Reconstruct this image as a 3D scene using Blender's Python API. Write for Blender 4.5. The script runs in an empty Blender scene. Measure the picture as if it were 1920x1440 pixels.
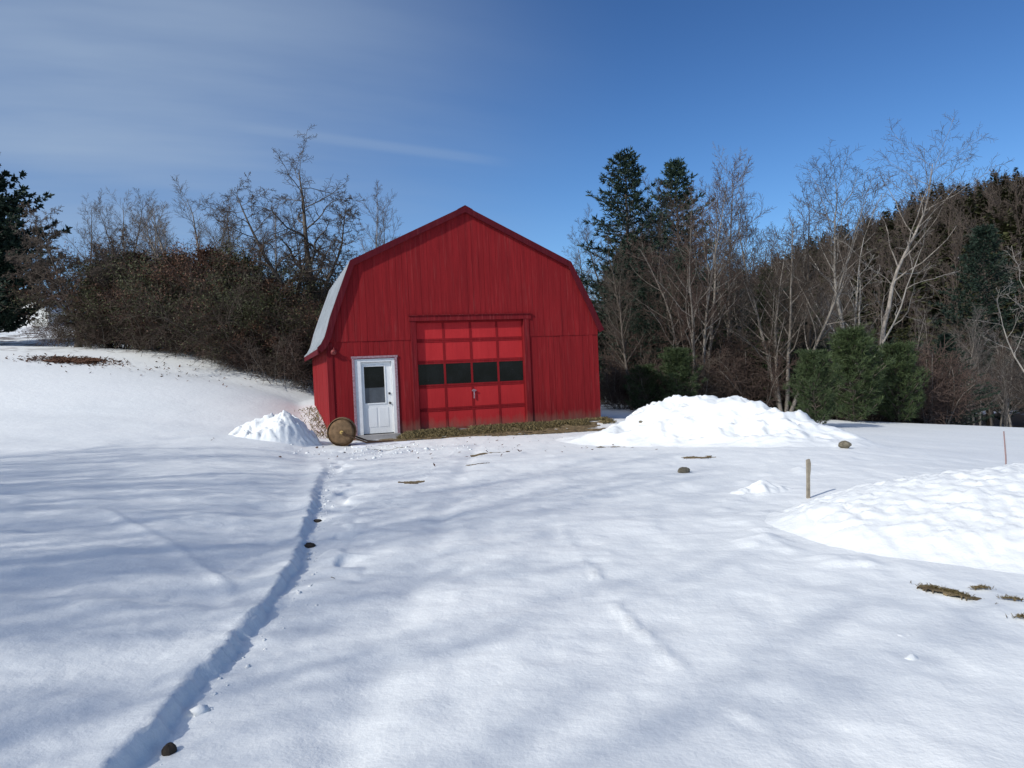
import bpy, math, random
import numpy as np
from mathutils import Matrix, Vector

# ------------------------------------------------------------------ camera, sky, sun
scene = bpy.context.scene
COL = scene.collection
R = math.radians

cam_data = bpy.data.cameras.new('camera')
cam = bpy.data.objects.new('camera', cam_data)
COL.objects.link(cam)
cam_data.sensor_width = 36.0
cam_data.lens = 26.81
cam_data.clip_start = 0.05
cam_data.clip_end = 3000
cam.matrix_world = (Matrix.Translation((0, 0, 1.5824)) @ Matrix.Rotation(math.pi / 2 - 0.0157, 4, 'X')
                    @ Matrix.Rotation(-0.0436, 4, 'Z'))
scene.camera = cam

SUN_EL = R(35)
SUN_DIR = Vector((-0.755 * math.cos(SUN_EL), -0.655 * math.cos(SUN_EL), math.sin(SUN_EL))).normalized()   # towards the sun
sun_data = bpy.data.lights.new('sun', 'SUN')
sun_data.energy = 3.05
sun_data.angle = R(0.55)
sun_data.color = (1.0, 0.965, 0.90)
sun = bpy.data.objects.new('sun', sun_data)
sun.rotation_euler = SUN_DIR.to_track_quat('Z', 'Y').to_euler()
sun.location = SUN_DIR * 60
COL.objects.link(sun)

world = bpy.data.worlds.new('World')
scene.world = world
world.use_nodes = True
wt = world.node_tree
wt.nodes.clear()


def wn(kind, **kw):
    n = wt.nodes.new(kind)
    for k, v in kw.items():
        setattr(n, k, v)
    return n


def wl(a, b):
    wt.links.new(a, b)


def wmath(op, a, b=None, clamp=False):
    n = wn('ShaderNodeMath', operation=op)
    n.use_clamp = clamp
    for i, v in enumerate((a, b)):
        if v is None:
            continue
        if isinstance(v, (int, float)):
            n.inputs[i].default_value = v
        else:
            wl(v, n.inputs[i])
    return n.outputs[0]


def wramp(v, a, b):
    n = wn('ShaderNodeMapRange', interpolation_type='SMOOTHSTEP')
    wl(v, n.inputs[0])
    n.inputs[1].default_value = a
    n.inputs[2].default_value = b
    return n.outputs[0]


out = wn('ShaderNodeOutputWorld')
bg = wn('ShaderNodeBackground')
sky = wn('ShaderNodeTexSky', sky_type='NISHITA')
sky.sun_disc = False
sky.sun_elevation = SUN_EL
sky.sun_rotation = math.atan2(SUN_DIR.x, SUN_DIR.y)
sky.altitude = 300
sky.air_density = 1.0
sky.dust_density = 0.35
sky.ozone_density = 2.0
bg.inputs['Strength'].default_value = 0.106
hs = wn('ShaderNodeHueSaturation')
hs.inputs['Saturation'].default_value = 1.10
hs.inputs['Value'].default_value = 1.0
tint = wn('ShaderNodeMix', data_type='RGBA', blend_type='MULTIPLY')
tint.inputs[0].default_value = 1.0
tint.inputs[7].default_value = (0.68, 0.85, 1.08, 1)
wl(sky.outputs[0], tint.inputs[6])
wl(tint.outputs[2], hs.inputs['Color'])
tc = wn('ShaderNodeTexCoord')
sep = wn('ShaderNodeSeparateXYZ')
wl(tc.outputs['Generated'], sep.inputs[0])
dx, dy, dz = sep.outputs
zz = wmath('ADD', wmath('MAXIMUM', dz, 0.0), 0.25)
px, py = wmath('DIVIDE', dx, zz), wmath('DIVIDE', dy, zz)
cmb = wn('ShaderNodeCombineXYZ')
wl(wmath('ADD', wmath('MULTIPLY', px, 0.35), wmath('MULTIPLY', py, 0.25)), cmb.inputs[0])
wl(wmath('SUBTRACT', wmath('MULTIPLY', py, 1.5), wmath('MULTIPLY', px, 0.6)), cmb.inputs[1])
n1 = wn('ShaderNodeTexNoise')
n1.inputs['Scale'].default_value = 1.3
n1.inputs['Detail'].default_value = 5
n1.inputs['Roughness'].default_value = 0.55
wl(cmb.outputs[0], n1.inputs['Vector'])
veil = wramp(dx, 0.20, -0.5)                                   # thin cirrus on the sun's side of the sky
high = wramp(dz, 0.02, 0.30)
streak = wramp(n1.outputs['Fac'], 0.25, 0.72)
cover = wmath('MULTIPLY', veil, wmath('ADD', wmath('MULTIPLY', streak, 0.50), 0.30))
cover = wmath('MULTIPLY', cover, wmath('ADD', wmath('MULTIPLY', high, 0.75), 0.25))
# a long faint trail: narrow band round a tilted great circle, fading out to the right
band = wmath('ABSOLUTE', wmath('SUBTRACT', wmath('SUBTRACT', dz, wmath('MULTIPLY', dy, 0.2747)), wmath('MULTIPLY', dx, -0.178)))
bandn = wmath('ADD', band, wmath('MULTIPLY', wmath('SUBTRACT', n1.outputs['Fac'], 0.5), 0.012))
trail = wmath('MULTIPLY', wmath('MULTIPLY', wramp(bandn, 0.009, 0.001), wramp(dx, 0.03, -0.06)), wramp(dx, -0.40, -0.18))
cover = wmath('ADD', cover, wmath('MULTIPLY', trail, 0.13), True)
mx = wn('ShaderNodeMix', data_type='RGBA')
deep = wn('ShaderNodeMix', data_type='RGBA', blend_type='MULTIPLY')           # the blue deepens overhead
wl(wramp(dz, 0.05, 0.50), deep.inputs[0])
wl(hs.outputs[0], deep.inputs[6])
deep.inputs[7].default_value = (0.74, 0.72, 0.77, 1)
wl(cover, mx.inputs[0])
wl(deep.outputs[2], mx.inputs[6])
# thin cloud brightens round the sun; unseen glow added to fill the snow shadows
dot = wn('ShaderNodeVectorMath', operation='DOT_PRODUCT')
wl(tc.outputs['Generated'], dot.inputs[0])
dot.inputs[1].default_value = SUN_DIR
aure = wramp(dot.outputs['Value'], 0.15, 1.0)
cl = wn('ShaderNodeVectorMath', operation='SCALE')
cl.inputs[0].default_value = (3.1, 4.0, 5.3)
cl.inputs['Scale'].default_value = 1.0
fill_glow = wn('ShaderNodeMix', data_type='RGBA')
wl(aure, fill_glow.inputs[0])
wl(cl.outputs[0], fill_glow.inputs[6])
fill_glow.inputs[7].default_value = (13.0, 13.5, 14.5, 1)
wl(fill_glow.outputs[2], mx.inputs[7])
wl(mx.outputs[2], bg.inputs['Color'])
wl(bg.outputs[0], out.inputs['Surface'])

vs = scene.view_settings
vs.view_transform = 'Standard'
vs.look = 'None'
vs.exposure = 0.17
vs.gamma = 1.0
scene.cycles.max_bounces = 6
scene.cycles.diffuse_bounces = 3
scene.cycles.glossy_bounces = 3
scene.cycles.transparent_max_bounces = 6
scene.cycles.use_denoising = True

# ------------------------------------------------------------------ helpers
RNG = np.random.default_rng(7)


def smooth(x, a, b):
    t = np.clip((np.asarray(x, float) - a) / (b - a), 0, 1)
    return t * t * (3 - 2 * t)


def _hash(ix, iy, seed):
    h = (ix.astype(np.int64) * 374761393 + iy.astype(np.int64) * 668265263 + seed * 974711) & 0xFFFFFFFF
    h = ((h ^ (h >> 13)) * 1274126177) & 0xFFFFFFFF
    h = (h ^ (h >> 16)) & 0xFFFF
    return h / 65535.0


def vnoise(x, y, seed=0):
    x = np.asarray(x, float)
    y = np.asarray(y, float)
    ix, iy = np.floor(x), np.floor(y)
    fx, fy = x - ix, y - iy
    fx = fx * fx * fx * (fx * (fx * 6 - 15) + 10)
    fy = fy * fy * fy * (fy * (fy * 6 - 15) + 10)
    a, b = _hash(ix, iy, seed), _hash(ix + 1, iy, seed)
    c, d = _hash(ix, iy + 1, seed), _hash(ix + 1, iy + 1, seed)
    return (a + (b - a) * fx) * (1 - fy) + (c + (d - c) * fx) * fy      # 0..1


def fbm(x, y, oct=4, seed=0, gain=0.5):
    s, amp, tot = 0, 1.0, 0
    for i in range(oct):
        s = s + amp * (vnoise(x * 2 ** i + i * 17.3, y * 2 ** i - i * 9.1, seed + i) - 0.5)
        tot += amp
        amp *= gain
    return s / tot * 2


def blocks(x, y, seed=0):
    """broken chunks: one height per jittered cell, falling to zero in the cracks"""
    x, y = np.asarray(x, float), np.asarray(y, float)
    ix, iy = np.floor(x), np.floor(y)
    f1 = np.full(x.shape, 9.0)
    f2 = np.full(x.shape, 9.0)
    hh = np.zeros(x.shape)
    for dx_ in (-1, 0, 1):
        for dy_ in (-1, 0, 1):
            cx_, cy_ = ix + dx_, iy + dy_
            px_ = cx_ + 0.15 + 0.7 * _hash(cx_, cy_, seed)
            py_ = cy_ + 0.15 + 0.7 * _hash(cx_, cy_, seed + 11)
            d = np.hypot(px_ - x, py_ - y)
            new = d < f1
            f2 = np.where(new, f1, np.minimum(f2, d))
            hh = np.where(new, _hash(cx_, cy_, seed + 23), hh)
            f1 = np.where(new, d, f1)
    return hh * smooth(f2 - f1, 0.0, 0.28)


def mesh_np(name, V, F, mat, smooth_shade=False):
    """V (n,3) array; F list of (m,k) index arrays"""
    me = bpy.data.meshes.new(name)
    V = np.asarray(V, np.float32)
    F = [np.asarray(f, np.int32) for f in F if len(f)]
    nl = sum(f.size for f in F)
    nf = sum(len(f) for f in F)
    me.vertices.add(len(V))
    me.vertices.foreach_set('co', V.ravel())
    me.loops.add(nl)
    me.polygons.add(nf)
    me.loops.foreach_set('vertex_index', np.concatenate([f.ravel() for f in F]))
    sizes = np.concatenate([np.full(len(f), f.shape[1], np.int32) for f in F])
    starts = np.concatenate([[0], np.cumsum(sizes)[:-1]]).astype(np.int32)
    me.polygons.foreach_set('loop_start', starts)
    me.polygons.foreach_set('loop_total', sizes)
    me.polygons.foreach_set('use_smooth', np.full(nf, smooth_shade, bool))
    me.update(calc_edges=True)
    me.validate()
    me.materials.append(mat)
    return me


def link(name, me, parent=None):
    o = bpy.data.objects.new(name, me)
    COL.objects.link(o)
    if parent is not None:
        o.parent = parent
    return o


def tag(o, label=None, cat=None, group=None, kind=None):
    for k, v in (('label', label), ('category', cat), ('group', group), ('kind', kind)):
        if v:
            o[k] = v
    return o


def thing(name, label, cat, loc=(0, 0, 0), rz=0.0, group=None):
    o = bpy.data.objects.new(name, None)
    COL.objects.link(o)
    o.location = loc
    o.rotation_euler = (0, 0, rz)
    o.empty_display_size = 0.3
    return tag(o, label, cat, group)


class MB:
    """collects boxes, prisms and tubes into one mesh"""

    def __init__(self):
        self.v, self.f = [], []

    def poly(self, pts, faces):
        b = len(self.v)
        self.v += [tuple(p) for p in pts]
        self.f += [tuple(b + i for i in fc) for fc in faces]

    def box(self, x0, x1, y0, y1, z0, z1):
        self.poly([(x0, y0, z0), (x1, y0, z0), (x1, y1, z0), (x0, y1, z0), (x0, y0, z1), (x1, y0, z1), (x1, y1, z1), (x0, y1, z1)],
                  [(0, 3, 2, 1), (4, 5, 6, 7), (0, 1, 5, 4), (1, 2, 6, 5), (2, 3, 7, 6), (3, 0, 4, 7)])

    def prism_y(self, pts, y0, y1):
        """pts (x,z) polygon extruded from y0 to y1"""
        n = len(pts)
        P = [(x, y0, z) for x, z in pts] + [(x, y1, z) for x, z in pts]
        self.poly(P, [tuple(range(n)), tuple(range(2 * n - 1, n - 1, -1))] + [(i, n + i, n + (i + 1) % n, (i + 1) % n) for i in range(n)])

    def strip_y(self, top, bot, y0, y1):
        """ribbon between two polylines of (x,z), extruded along y"""
        n = len(top)
        P = [(x, y0, z) for x, z in top] + [(x, y0, z) for x, z in bot] + [(x, y1, z) for x, z in top] + [(x, y1, z) for x, z in bot]
        F = []
        for i in range(n - 1):
            F += [(i, n + i, n + i + 1, i + 1), (2 * n + i, 2 * n + i + 1, 3 * n + i + 1, 3 * n + i),
                  (i, i + 1, 2 * n + i + 1, 2 * n + i), (n + i, 3 * n + i, 3 * n + i + 1, n + i + 1)]
        F += [(0, 2 * n, 3 * n, n), (n - 1, 2 * n - 1, 4 * n - 1, 3 * n - 1)]
        self.poly(P, F)

    def tube(self, pts, rad, n=10, cap=True):
        pts = [Vector(p) for p in pts]
        rad = [rad] * len(pts) if isinstance(rad, (int, float)) else rad
        b = len(self.v)
        ref = None
        for i, p in enumerate(pts):
            d = (pts[min(i + 1, len(pts) - 1)] - pts[max(i - 1, 0)]).normalized()
            if ref is None:
                ref = d.orthogonal().normalized()
            ref = (ref - d * ref.dot(d)).normalized()
            q = d.cross(ref)
            for k in range(n):
                a = 2 * math.pi * k / n
                self.v.append(tuple(p + (ref * math.cos(a) + q * math.sin(a)) * rad[i]))
        for i in range(len(pts) - 1):
            for k in range(n):
                a, c = b + i * n + k, b + i * n + (k + 1) % n
                self.f.append((a, c, c + n, a + n))
        if cap:
            self.f.append(tuple(b + k for k in range(n))[::-1])
            self.f.append(tuple(b + (len(pts) - 1) * n + k for k in range(n)))

    def build(self, name, mat, parent=None, smooth_shade=False, bevel=0.0):
        me = bpy.data.meshes.new(name)
        me.from_pydata(self.v, [], self.f)
        me.update()
        me.materials.append(mat)
        if smooth_shade:
            me.polygons.foreach_set('use_smooth', np.ones(len(me.polygons), bool))
        o = link(name, me, parent)
        if bevel:
            m = o.modifiers.new('bevel', 'BEVEL')
            m.width = bevel
            m.segments = 2
            m.limit_method = 'ANGLE'
        return o


# ------------------------------------------------------------------ materials
class Mat:
    def __init__(self, name, rough=0.8, spec=0.3):
        self.m = bpy.data.materials.new(name)
        self.m.use_nodes = True
        self.t = self.m.node_tree
        self.b = self.t.nodes['Principled BSDF']
        self.b.inputs['Roughness'].default_value = rough
        self.b.inputs['Specular IOR Level'].default_value = spec
        self._tc = None

    def n(self, kind, **kw):
        x = self.t.nodes.new(kind)
        for k, v in kw.items():
            setattr(x, k, v)
        return x

    def l(self, a, b):
        self.t.links.new(a, b)

    def coord(self, which='Object', scale=(1, 1, 1)):
        tcn = self.n('ShaderNodeTexCoord')
        mp = self.n('ShaderNodeMapping')
        mp.inputs['Scale'].default_value = scale
        self.l(tcn.outputs[which], mp.inputs[0])
        return mp.outputs[0]

    def pos(self, scale=(1, 1, 1)):
        g = self.n('ShaderNodeNewGeometry')
        mp = self.n('ShaderNodeMapping')
        mp.inputs['Scale'].default_value = scale
        self.l(g.outputs['Position'], mp.inputs[0])
        return mp.outputs[0]

    def noise(self, vec, scale, detail=4, rough=0.55):
        x = self.n('ShaderNodeTexNoise')
        x.inputs['Scale'].default_value = scale
        x.inputs['Detail'].default_value = detail
        x.inputs['Roughness'].default_value = rough
        self.l(vec, x.inputs['Vector'])
        return x.outputs['Fac']

    def ramp(self, v, a, b, lo=0.0, hi=1.0):
        x = self.n('ShaderNodeMapRange')
        self.l(v, x.inputs[0])
        for i, q in enumerate((a, b, lo, hi)):
            x.inputs[i + 1].default_value = q
        return x.outputs[0]

    def mix(self, fac, a, b, mode='MIX'):
        x = self.n('ShaderNodeMix', data_type='RGBA', blend_type=mode)
        for i, v in ((0, fac), (6, a), (7, b)):
            if isinstance(v, (int, float)):
                x.inputs[i].default_value = v
            elif isinstance(v, tuple):
                x.inputs[i].default_value = v + (1,) if len(v) == 3 else v
            else:
                self.l(v, x.inputs[i])
        return x.outputs[2]

    def math(self, op, a, b):
        x = self.n('ShaderNodeMath', operation=op)
        for i, v in enumerate((a, b)):
            if isinstance(v, (int, float)):
                x.inputs[i].default_value = v
            else:
                self.l(v, x.inputs[i])
        return x.outputs[0]

    def color(self, v):
        if isinstance(v, tuple):
            self.b.inputs['Base Color'].default_value = v + (1,)
        else:
            self.l(v, self.b.inputs['Base Color'])

    def bump(self, h, strength=0.5, dist=0.02):
        x = self.n('ShaderNodeBump')
        x.inputs['Strength'].default_value = strength
        x.inputs['Distance'].default_value = dist
        self.l(h, x.inputs['Height'])
        self.l(x.outputs[0], self.b.inputs['Normal'])


def objrand(m):
    return m.n('ShaderNodeObjectInfo').outputs['Random']


def islrand(m):
    return m.n('ShaderNodeNewGeometry').outputs['Random Per Island']


M = {}


def snow_mat(name, litter):
    m = Mat(name, 0.62, 0.25)
    p = m.pos()
    a = m.noise(p, 0.35, 4)
    c = m.mix(m.ramp(a, 0.3, 0.7), (0.765, 0.79, 0.785), (0.815, 0.832, 0.82))
    if litter:
        # leaf litter and bare soil showing through the snow inside the woods
        sx = m.n('ShaderNodeSeparateXYZ')
        m.l(p, sx.inputs[0])
        deep = m.ramp(m.math('ADD', sx.outputs[1], m.math('MULTIPLY', m.noise(p, 0.25, 3), 10.0)), 36, 41)
        spots = m.ramp(m.noise(p, 0.9, 6, 0.7), 0.50, 0.56)
        c = m.mix(m.math('MULTIPLY', deep, spots), c, (0.09, 0.055, 0.035))
    m.color(c)
    h = m.math('ADD', m.math('MULTIPLY', m.noise(p, 5, 5, 0.6), 0.6), m.math('MULTIPLY', m.noise(p, 45, 3, 0.6), 0.08))
    m.bump(h, 0.55, 0.05)
    m.b.inputs['Subsurface Weight'].default_value = 0.0
    return m.m


M['snow'] = snow_mat('snow_ground', True)
M['snow_pile'] = snow_mat('snow_heap', False)


def barn_red(name, base, dark, pale, streak_x=9.0, wear=0.5, boards=True):
    m = Mat(name, 0.9, 0.10)
    p = m.coord('Object', (streak_x, streak_x, 0.55))
    s = m.noise(p, 1.0, 6, 0.65)
    p2 = m.coord('Object', (28, 28, 1.3))
    s2 = m.noise(p2, 1.0, 4, 0.6)
    big = m.noise(m.coord('Object', (0.6, 0.6, 0.6)), 1.0, 3)
    c = m.mix(m.ramp(s, 0.32, 0.68), dark, base)
    c = m.mix(m.ramp(s2, 0.56, 0.74, 0, wear), c, pale)
    c = m.mix(m.ramp(s2, 0.40, 0.26, 0, wear), c, tuple(0.35 * q for q in dark))
    s3 = m.noise(m.coord('Object', (55, 55, 0.9)), 1.0, 3, 0.7)
    c = m.mix(m.ramp(s3, 0.52, 0.72, 0, 0.55 * wear + 0.1), c, tuple(0.45 * q for q in dark))
    c = m.mix(m.ramp(big, 0.35, 0.65, 0, 0.35), c, tuple(0.7 * q for q in base))
    if boards:
        c = m.mix(m.ramp(islrand(m), 0, 1, 0, 0.30), c, dark)
    # splashed mud and bleached paint along the bottom of the boards
    sz = m.n('ShaderNodeSeparateXYZ')
    m.l(m.coord('Object'), sz.inputs[0])
    low_ = m.ramp(m.math('ADD', sz.outputs[2], m.math('MULTIPLY', m.noise(m.coord('Object', (7, 7, 2)), 1.0, 4, 0.6), 0.55)), 0.62, 0.22)
    c = m.mix(m.math('MULTIPLY', low_, 0.75), c, (0.20, 0.13, 0.095))
    m.color(c)
    m.bump(s2, 0.35, 0.006)
    return m.m


M['barn_front'] = barn_red('weathered_red_boards', (0.31, 0.020, 0.023), (0.175, 0.012, 0.015), (0.31, 0.075, 0.068))
M['trim_red'] = barn_red('red_trim_boards', (0.24, 0.018, 0.022), (0.13, 0.010, 0.014), (0.32, 0.09, 0.085), 14, 0.6, False)
M['rake_red'] = barn_red('maroon_rake_boards', (0.115, 0.011, 0.018), (0.075, 0.008, 0.013), (0.19, 0.05, 0.05), 8, 0.4, False)
M['door_red'] = barn_red('bright_red_door_paint', (0.52, 0.034, 0.037), (0.44, 0.027, 0.031), (0.54, 0.08, 0.075), 2.0, 0.25, False)
M['door_rail'] = barn_red('dark_red_door_rails', (0.29, 0.017, 0.021), (0.20, 0.012, 0.015), (0.36, 0.07, 0.07), 6, 0.4, False)


def simple(name, col, rough=0.7, spec=0.3, var=0.25, scale=6.0, bump=0.0, metal=0.0):
    m = Mat(name, rough, spec)
    s = m.noise(m.coord('Object'), scale, 5, 0.6)
    m.color(m.mix(m.ramp(s, 0.3, 0.7), tuple(q * (1 - var) for q in col), tuple(min(1, q * (1 + var * 0.6)) for q in col)))
    m.b.inputs['Metallic'].default_value = metal
    if bump:
        m.bump(s, bump, 0.01)
    return m.m


M['roof_metal'] = simple('grey_roof_metal', (0.42, 0.45, 0.47), 0.45, 0.5, 0.18, 1.5)
M['white_door'] = simple('white_door_paint', (0.80, 0.81, 0.80), 0.45, 0.4, 0.05, 3)
M['white_frame'] = simple('white_frame_paint', (0.74, 0.75, 0.75), 0.6, 0.3, 0.10, 8)
M['mauve_trim'] = simple('weathered_mauve_casing', (0.34, 0.22, 0.25), 0.8, 0.2, 0.45, 20)
M['dark_metal'] = simple('dark_door_hardware', (0.035, 0.033, 0.03), 0.35, 0.5, 0.2, 10)
M['rust'] = simple('brown_rusted_steel', (0.19, 0.12, 0.065), 0.85, 0.25, 0.45, 9, 0.4)
M['rust_dark'] = simple('dark_rusted_steel', (0.085, 0.05, 0.03), 0.85, 0.25, 0.4, 9, 0.4)
M['brass'] = simple('yellow_worn_hub', (0.55, 0.38, 0.12), 0.5, 0.4, 0.3, 14)
M['concrete'] = simple('old_concrete', (0.32, 0.31, 0.30), 0.9, 0.2, 0.2, 5, 0.3)
M['stake_wood'] = simple('grey_weathered_stake', (0.30, 0.26, 0.20), 0.85, 0.2, 0.4, 14, 0.5)
M['rod_red'] = simple('faded_red_rod', (0.30, 0.20, 0.19), 0.6, 0.3, 0.2, 10)
M['stone'] = simple('grey_brown_stone', (0.17, 0.15, 0.11), 0.9, 0.2, 0.5, 12, 0.6)
M['clod'] = simple('dark_wet_earth', (0.045, 0.036, 0.028), 0.9, 0.2, 0.5, 12, 0.6)
M['log'] = simple('split_log_wood', (0.30, 0.20, 0.11), 0.85, 0.2, 0.4, 10, 0.4)
M['clap'] = simple('white_clapboard', (0.72, 0.73, 0.70), 0.7, 0.3, 0.1, 4)
M['galv'] = simple('galvanised_lamp', (0.20, 0.03, 0.03), 0.5, 0.4, 0.3, 8)


def glass_mat():
    m = Mat('dark_window_glass', 0.04, 0.25)
    s = m.noise(m.coord('Object'), 2.2, 3)
    m.color(m.mix(m.ramp(s, 0.4, 0.62), (0.003, 0.0035, 0.0045), (0.007, 0.008, 0.010)))
    return m.m


M['glass'] = glass_mat()


M['painted_reflection'] = simple('grey_glass_painted_reflection', (0.075, 0.085, 0.10), 0.12, 0.4, 0.35, 3)  # lower door pane: lighter grey painted in for the snow's reflection


def bark_mat(name, col, pale, scale=7):
    m = Mat(name, 0.9, 0.15)
    p = m.coord('Object', (1, 1, 0.3))
    s = m.noise(p, scale, 5, 0.65)
    c = m.mix(m.ramp(s, 0.35, 0.68), col, pale)
    c = m.mix(m.ramp(objrand(m), 0, 1, 0, 0.45), c, tuple(q * 0.45 for q in col))
    m.color(c)
    return m.m


M['bark_grey'] = bark_mat('grey_bark', (0.17, 0.148, 0.125), (0.36, 0.325, 0.285))
M['bark_dark'] = bark_mat('dark_brown_bark', (0.085, 0.068, 0.055), (0.18, 0.155, 0.13))
M['bark_pale'] = bark_mat('pale_birch_bark', (0.24, 0.22, 0.19), (0.44, 0.41, 0.37), 5)
M['twig_brown'] = bark_mat('brown_twigs', (0.078, 0.059, 0.047), (0.145, 0.117, 0.094), 3)
M['twig_grey'] = bark_mat('grey_twigs', (0.14, 0.122, 0.11), (0.23, 0.21, 0.19), 3)
M['twig_red'] = bark_mat('reddish_twigs', (0.085, 0.058, 0.047), (0.145, 0.102, 0.084), 3)
M['twig_far'] = bark_mat('far_brown_twigs', (0.070, 0.054, 0.044), (0.105, 0.084, 0.070), 0.05)
M['twig_pale'] = bark_mat('pale_twigs', (0.20, 0.18, 0.16), (0.34, 0.31, 0.28), 3)


def needle_mat(name, a, b):
    m = Mat(name, 0.6, 0.25)
    c = m.mix(islrand(m), a, b)
    c = m.mix(m.ramp(objrand(m), 0, 1, 0, 0.5), c, tuple(q * 0.6 for q in a))
    m.color(c)
    return m.m


M['needle_blue'] = needle_mat('blue_green_needles', (0.020, 0.038, 0.026), (0.048, 0.078, 0.052))
M['needle_green'] = needle_mat('green_needles', (0.036, 0.056, 0.022), (0.080, 0.112, 0.044))
M['needle_olive'] = needle_mat('olive_needles', (0.042, 0.048, 0.020), (0.085, 0.088, 0.036))
M['dead_leaf'] = needle_mat('russet_dead_leaves', (0.075, 0.034, 0.02), (0.16, 0.08, 0.045))
M['straw'] = needle_mat('dry_straw_grass', (0.11, 0.085, 0.035), (0.30, 0.235, 0.12))


def soil_mat():
    m = Mat('bare_soil', 0.95, 0.1)
    p = m.pos()
    s = m.noise(p, 9, 6, 0.65)
    m.color(m.mix(m.ramp(s, 0.35, 0.65), (0.085, 0.062, 0.038), (0.24, 0.185, 0.105)))
    m.bump(s, 0.8, 0.03)
    return m.m


M['soil'] = soil_mat()

# ------------------------------------------------------------------ terrain
XT_Y = np.array([-60, 2.0, 3.4, 4.3, 5.35, 5.8, 6.15, 7.1, 8.8, 11.5, 13.8, 18, 21, 27, 28.8, 30.5, 33, 36, 400])
XT_X = np.array([-1.7, -1.64, -1.65, -1.70, -1.73, -1.79, -1.83, -2.0, -2.37, -2.95, -3.40, -4.6, -5.45, -7.2, -7.75, -7.1, -5.6, -4.6, -4.6])


def trench_x(y):
    y = np.asarray(y, float)
    return np.interp(y, XT_Y, XT_X)


def terrain(x, y, detail=True):
    x = np.asarray(x, float)
    y = np.asarray(y, float)
    xt = trench_x(y)
    s = np.maximum(0, xt - x)
    k = 0.13 + 0.32 * smooth(y, 13, 29.5)
    so = np.maximum(0, s - 0.35)
    z = k * so / (1 + so / 8.4) + 0.095 * np.clip(y - 20.5, 0, 12.5) * smooth(x, -4.3, -6.3) + 0.10 * np.clip(y - 36.5, 0, 120) * smooth(s, 2, 14)
    z = z - 0.085 * np.clip(x - 5.0, 0, 26) * smooth(x, 4.5, 9) - 0.11 * np.clip(y - 28, 0, 22) * smooth(x, 8, 16)
    z = z - 0.15 * smooth(y, 13, 17) * smooth(y, 40, 22) * smooth(x, -6, -4)
    bx_, by_ = x + 5.0452, y - 21.05
    al, de = bx_ * 0.9517 + by_ * 0.3070, -bx_ * 0.3070 + by_ * 0.9517
    z = z + 0.13 * smooth(al, 1.75, 2.3) * smooth(al, 10.5, 8.5) * smooth(de, -1.05, -0.05)
    if detail:
        rag = 0.028 * (blocks(x * 4.5, y * 4.5, 91) - 0.4) * smooth(y, 18, 8) + 0.03 * fbm(x * 0 + 3.1, y * 5.0, 3, 5) + 0.05 * fbm(x * 0 + 1.7, y * 0.9, 3, 8)
        step_h = (0.068 + 0.02 * fbm(y * 0, y * 2.2, 3, 21)) * smooth(y, 17.5, 9.0) + 0.0
        cut = smooth(xt + rag - x + 0.02 * fbm(x * 14, y * 14, 2, 17), -0.006, 0.06)
        z = z + step_h * cut * (1 + 0.15 * np.exp(-((s - 0.08) / 0.10) ** 2)) + 0.018 * blocks(x * 6, y * 6, 93) * np.exp(-((xt - x - 0.01) / 0.08) ** 2) * smooth(y, 18, 9)
        # shallow groove along the foot of the cut, with knocked-in dents
        z = z - 0.008 * np.exp(-((x - xt - 0.05) / 0.05) ** 2) * smooth(y, 15, 8)
        near = smooth(y, 40, 14) * smooth(y, -25, -5)
        z = z + near * (0.035 * fbm(x * 0.45, y * 0.45, 3, 31) + 0.018 * fbm(x * 1.7, y * 1.7, 3, 37) + 0.006 * fbm(x * 7, y * 7, 3, 41) - 0.010 * smooth(vnoise(x * 3.3, y * 2.6, 43), 0.60, 0.85) - 0.007 * np.abs(fbm(x * 2.3, y * 3.1, 3, 45)))
        drive = smooth(x - xt, 0.1, 0.5) * smooth(y, 22, 15)
        # wheel and boot marks on the driven part
        ridge = np.interp(y, [2.6, 2.89, 3.24, 3.71, 5.0, 7.5], [2.1, 1.55, 1.03, 0.82, 0.64, 0.45])
        z = z + drive * 0.030 * np.exp(-((x - ridge - 0.03 * fbm(y * 0, y * 3, 2, 54)) / 0.026) ** 2) * smooth(vnoise(x * 3, y * 5, 51), 0.2, 0.7) * smooth(y, 8.5, 5.5)
        z = z - drive * 0.030 * np.exp(-((x + 0.75 + 0.05 * y * 0.2) / 0.16) ** 2) * (0.3 + vnoise(x * 2, y * 1.2, 52))
        trod = np.exp(-((x - xt - 0.32) / 0.22) ** 2) * smooth(y, 5.5, 7) * smooth(y, 20, 17)
        z = z - trod * 0.055 * smooth(vnoise(x * 3.4, y * 3.0, 61), 0.52, 0.8) + trod * 0.03 * smooth(vnoise(x * 4.1, y * 4.4, 62), 0.55, 0.85)
        door = np.exp(-(((x + 3.2) / 1.7) ** 2 + ((y - 18.2) / 1.1) ** 2))
        z = z + door * 0.10 * (vnoise(x * 2.6, y * 2.6, 63) - 0.45)
        # old half-filled track across the left slope
        tl = np.interp(y, [5, 5.7, 7.0, 8.6], [-1.9, -2.2, -3.25, -4.8])
        z = z + 0.018 * np.exp(-((x - tl) / 0.07) ** 2) * smooth(y, 4.9, 5.5) * smooth(y, 8.8, 8)
        # rubble edge where the plough dropped snow by the driveway
        rub = np.exp(-((x - np.interp(y, [4, 5.3, 7, 9.5, 12], [3.6, 2.5, 2.1, 3.0, 4.6])) / 0.35) ** 2) * smooth(y, 3.6, 5) * smooth(y, 12.5, 10.5)
        z = z + rub * 0.10 * np.maximum(0, fbm(x * 2.4, y * 2.4, 3, 71))
    return z


def tz(x, y):
    return float(terrain(np.array([x]), np.array([y]))[0])


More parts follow.
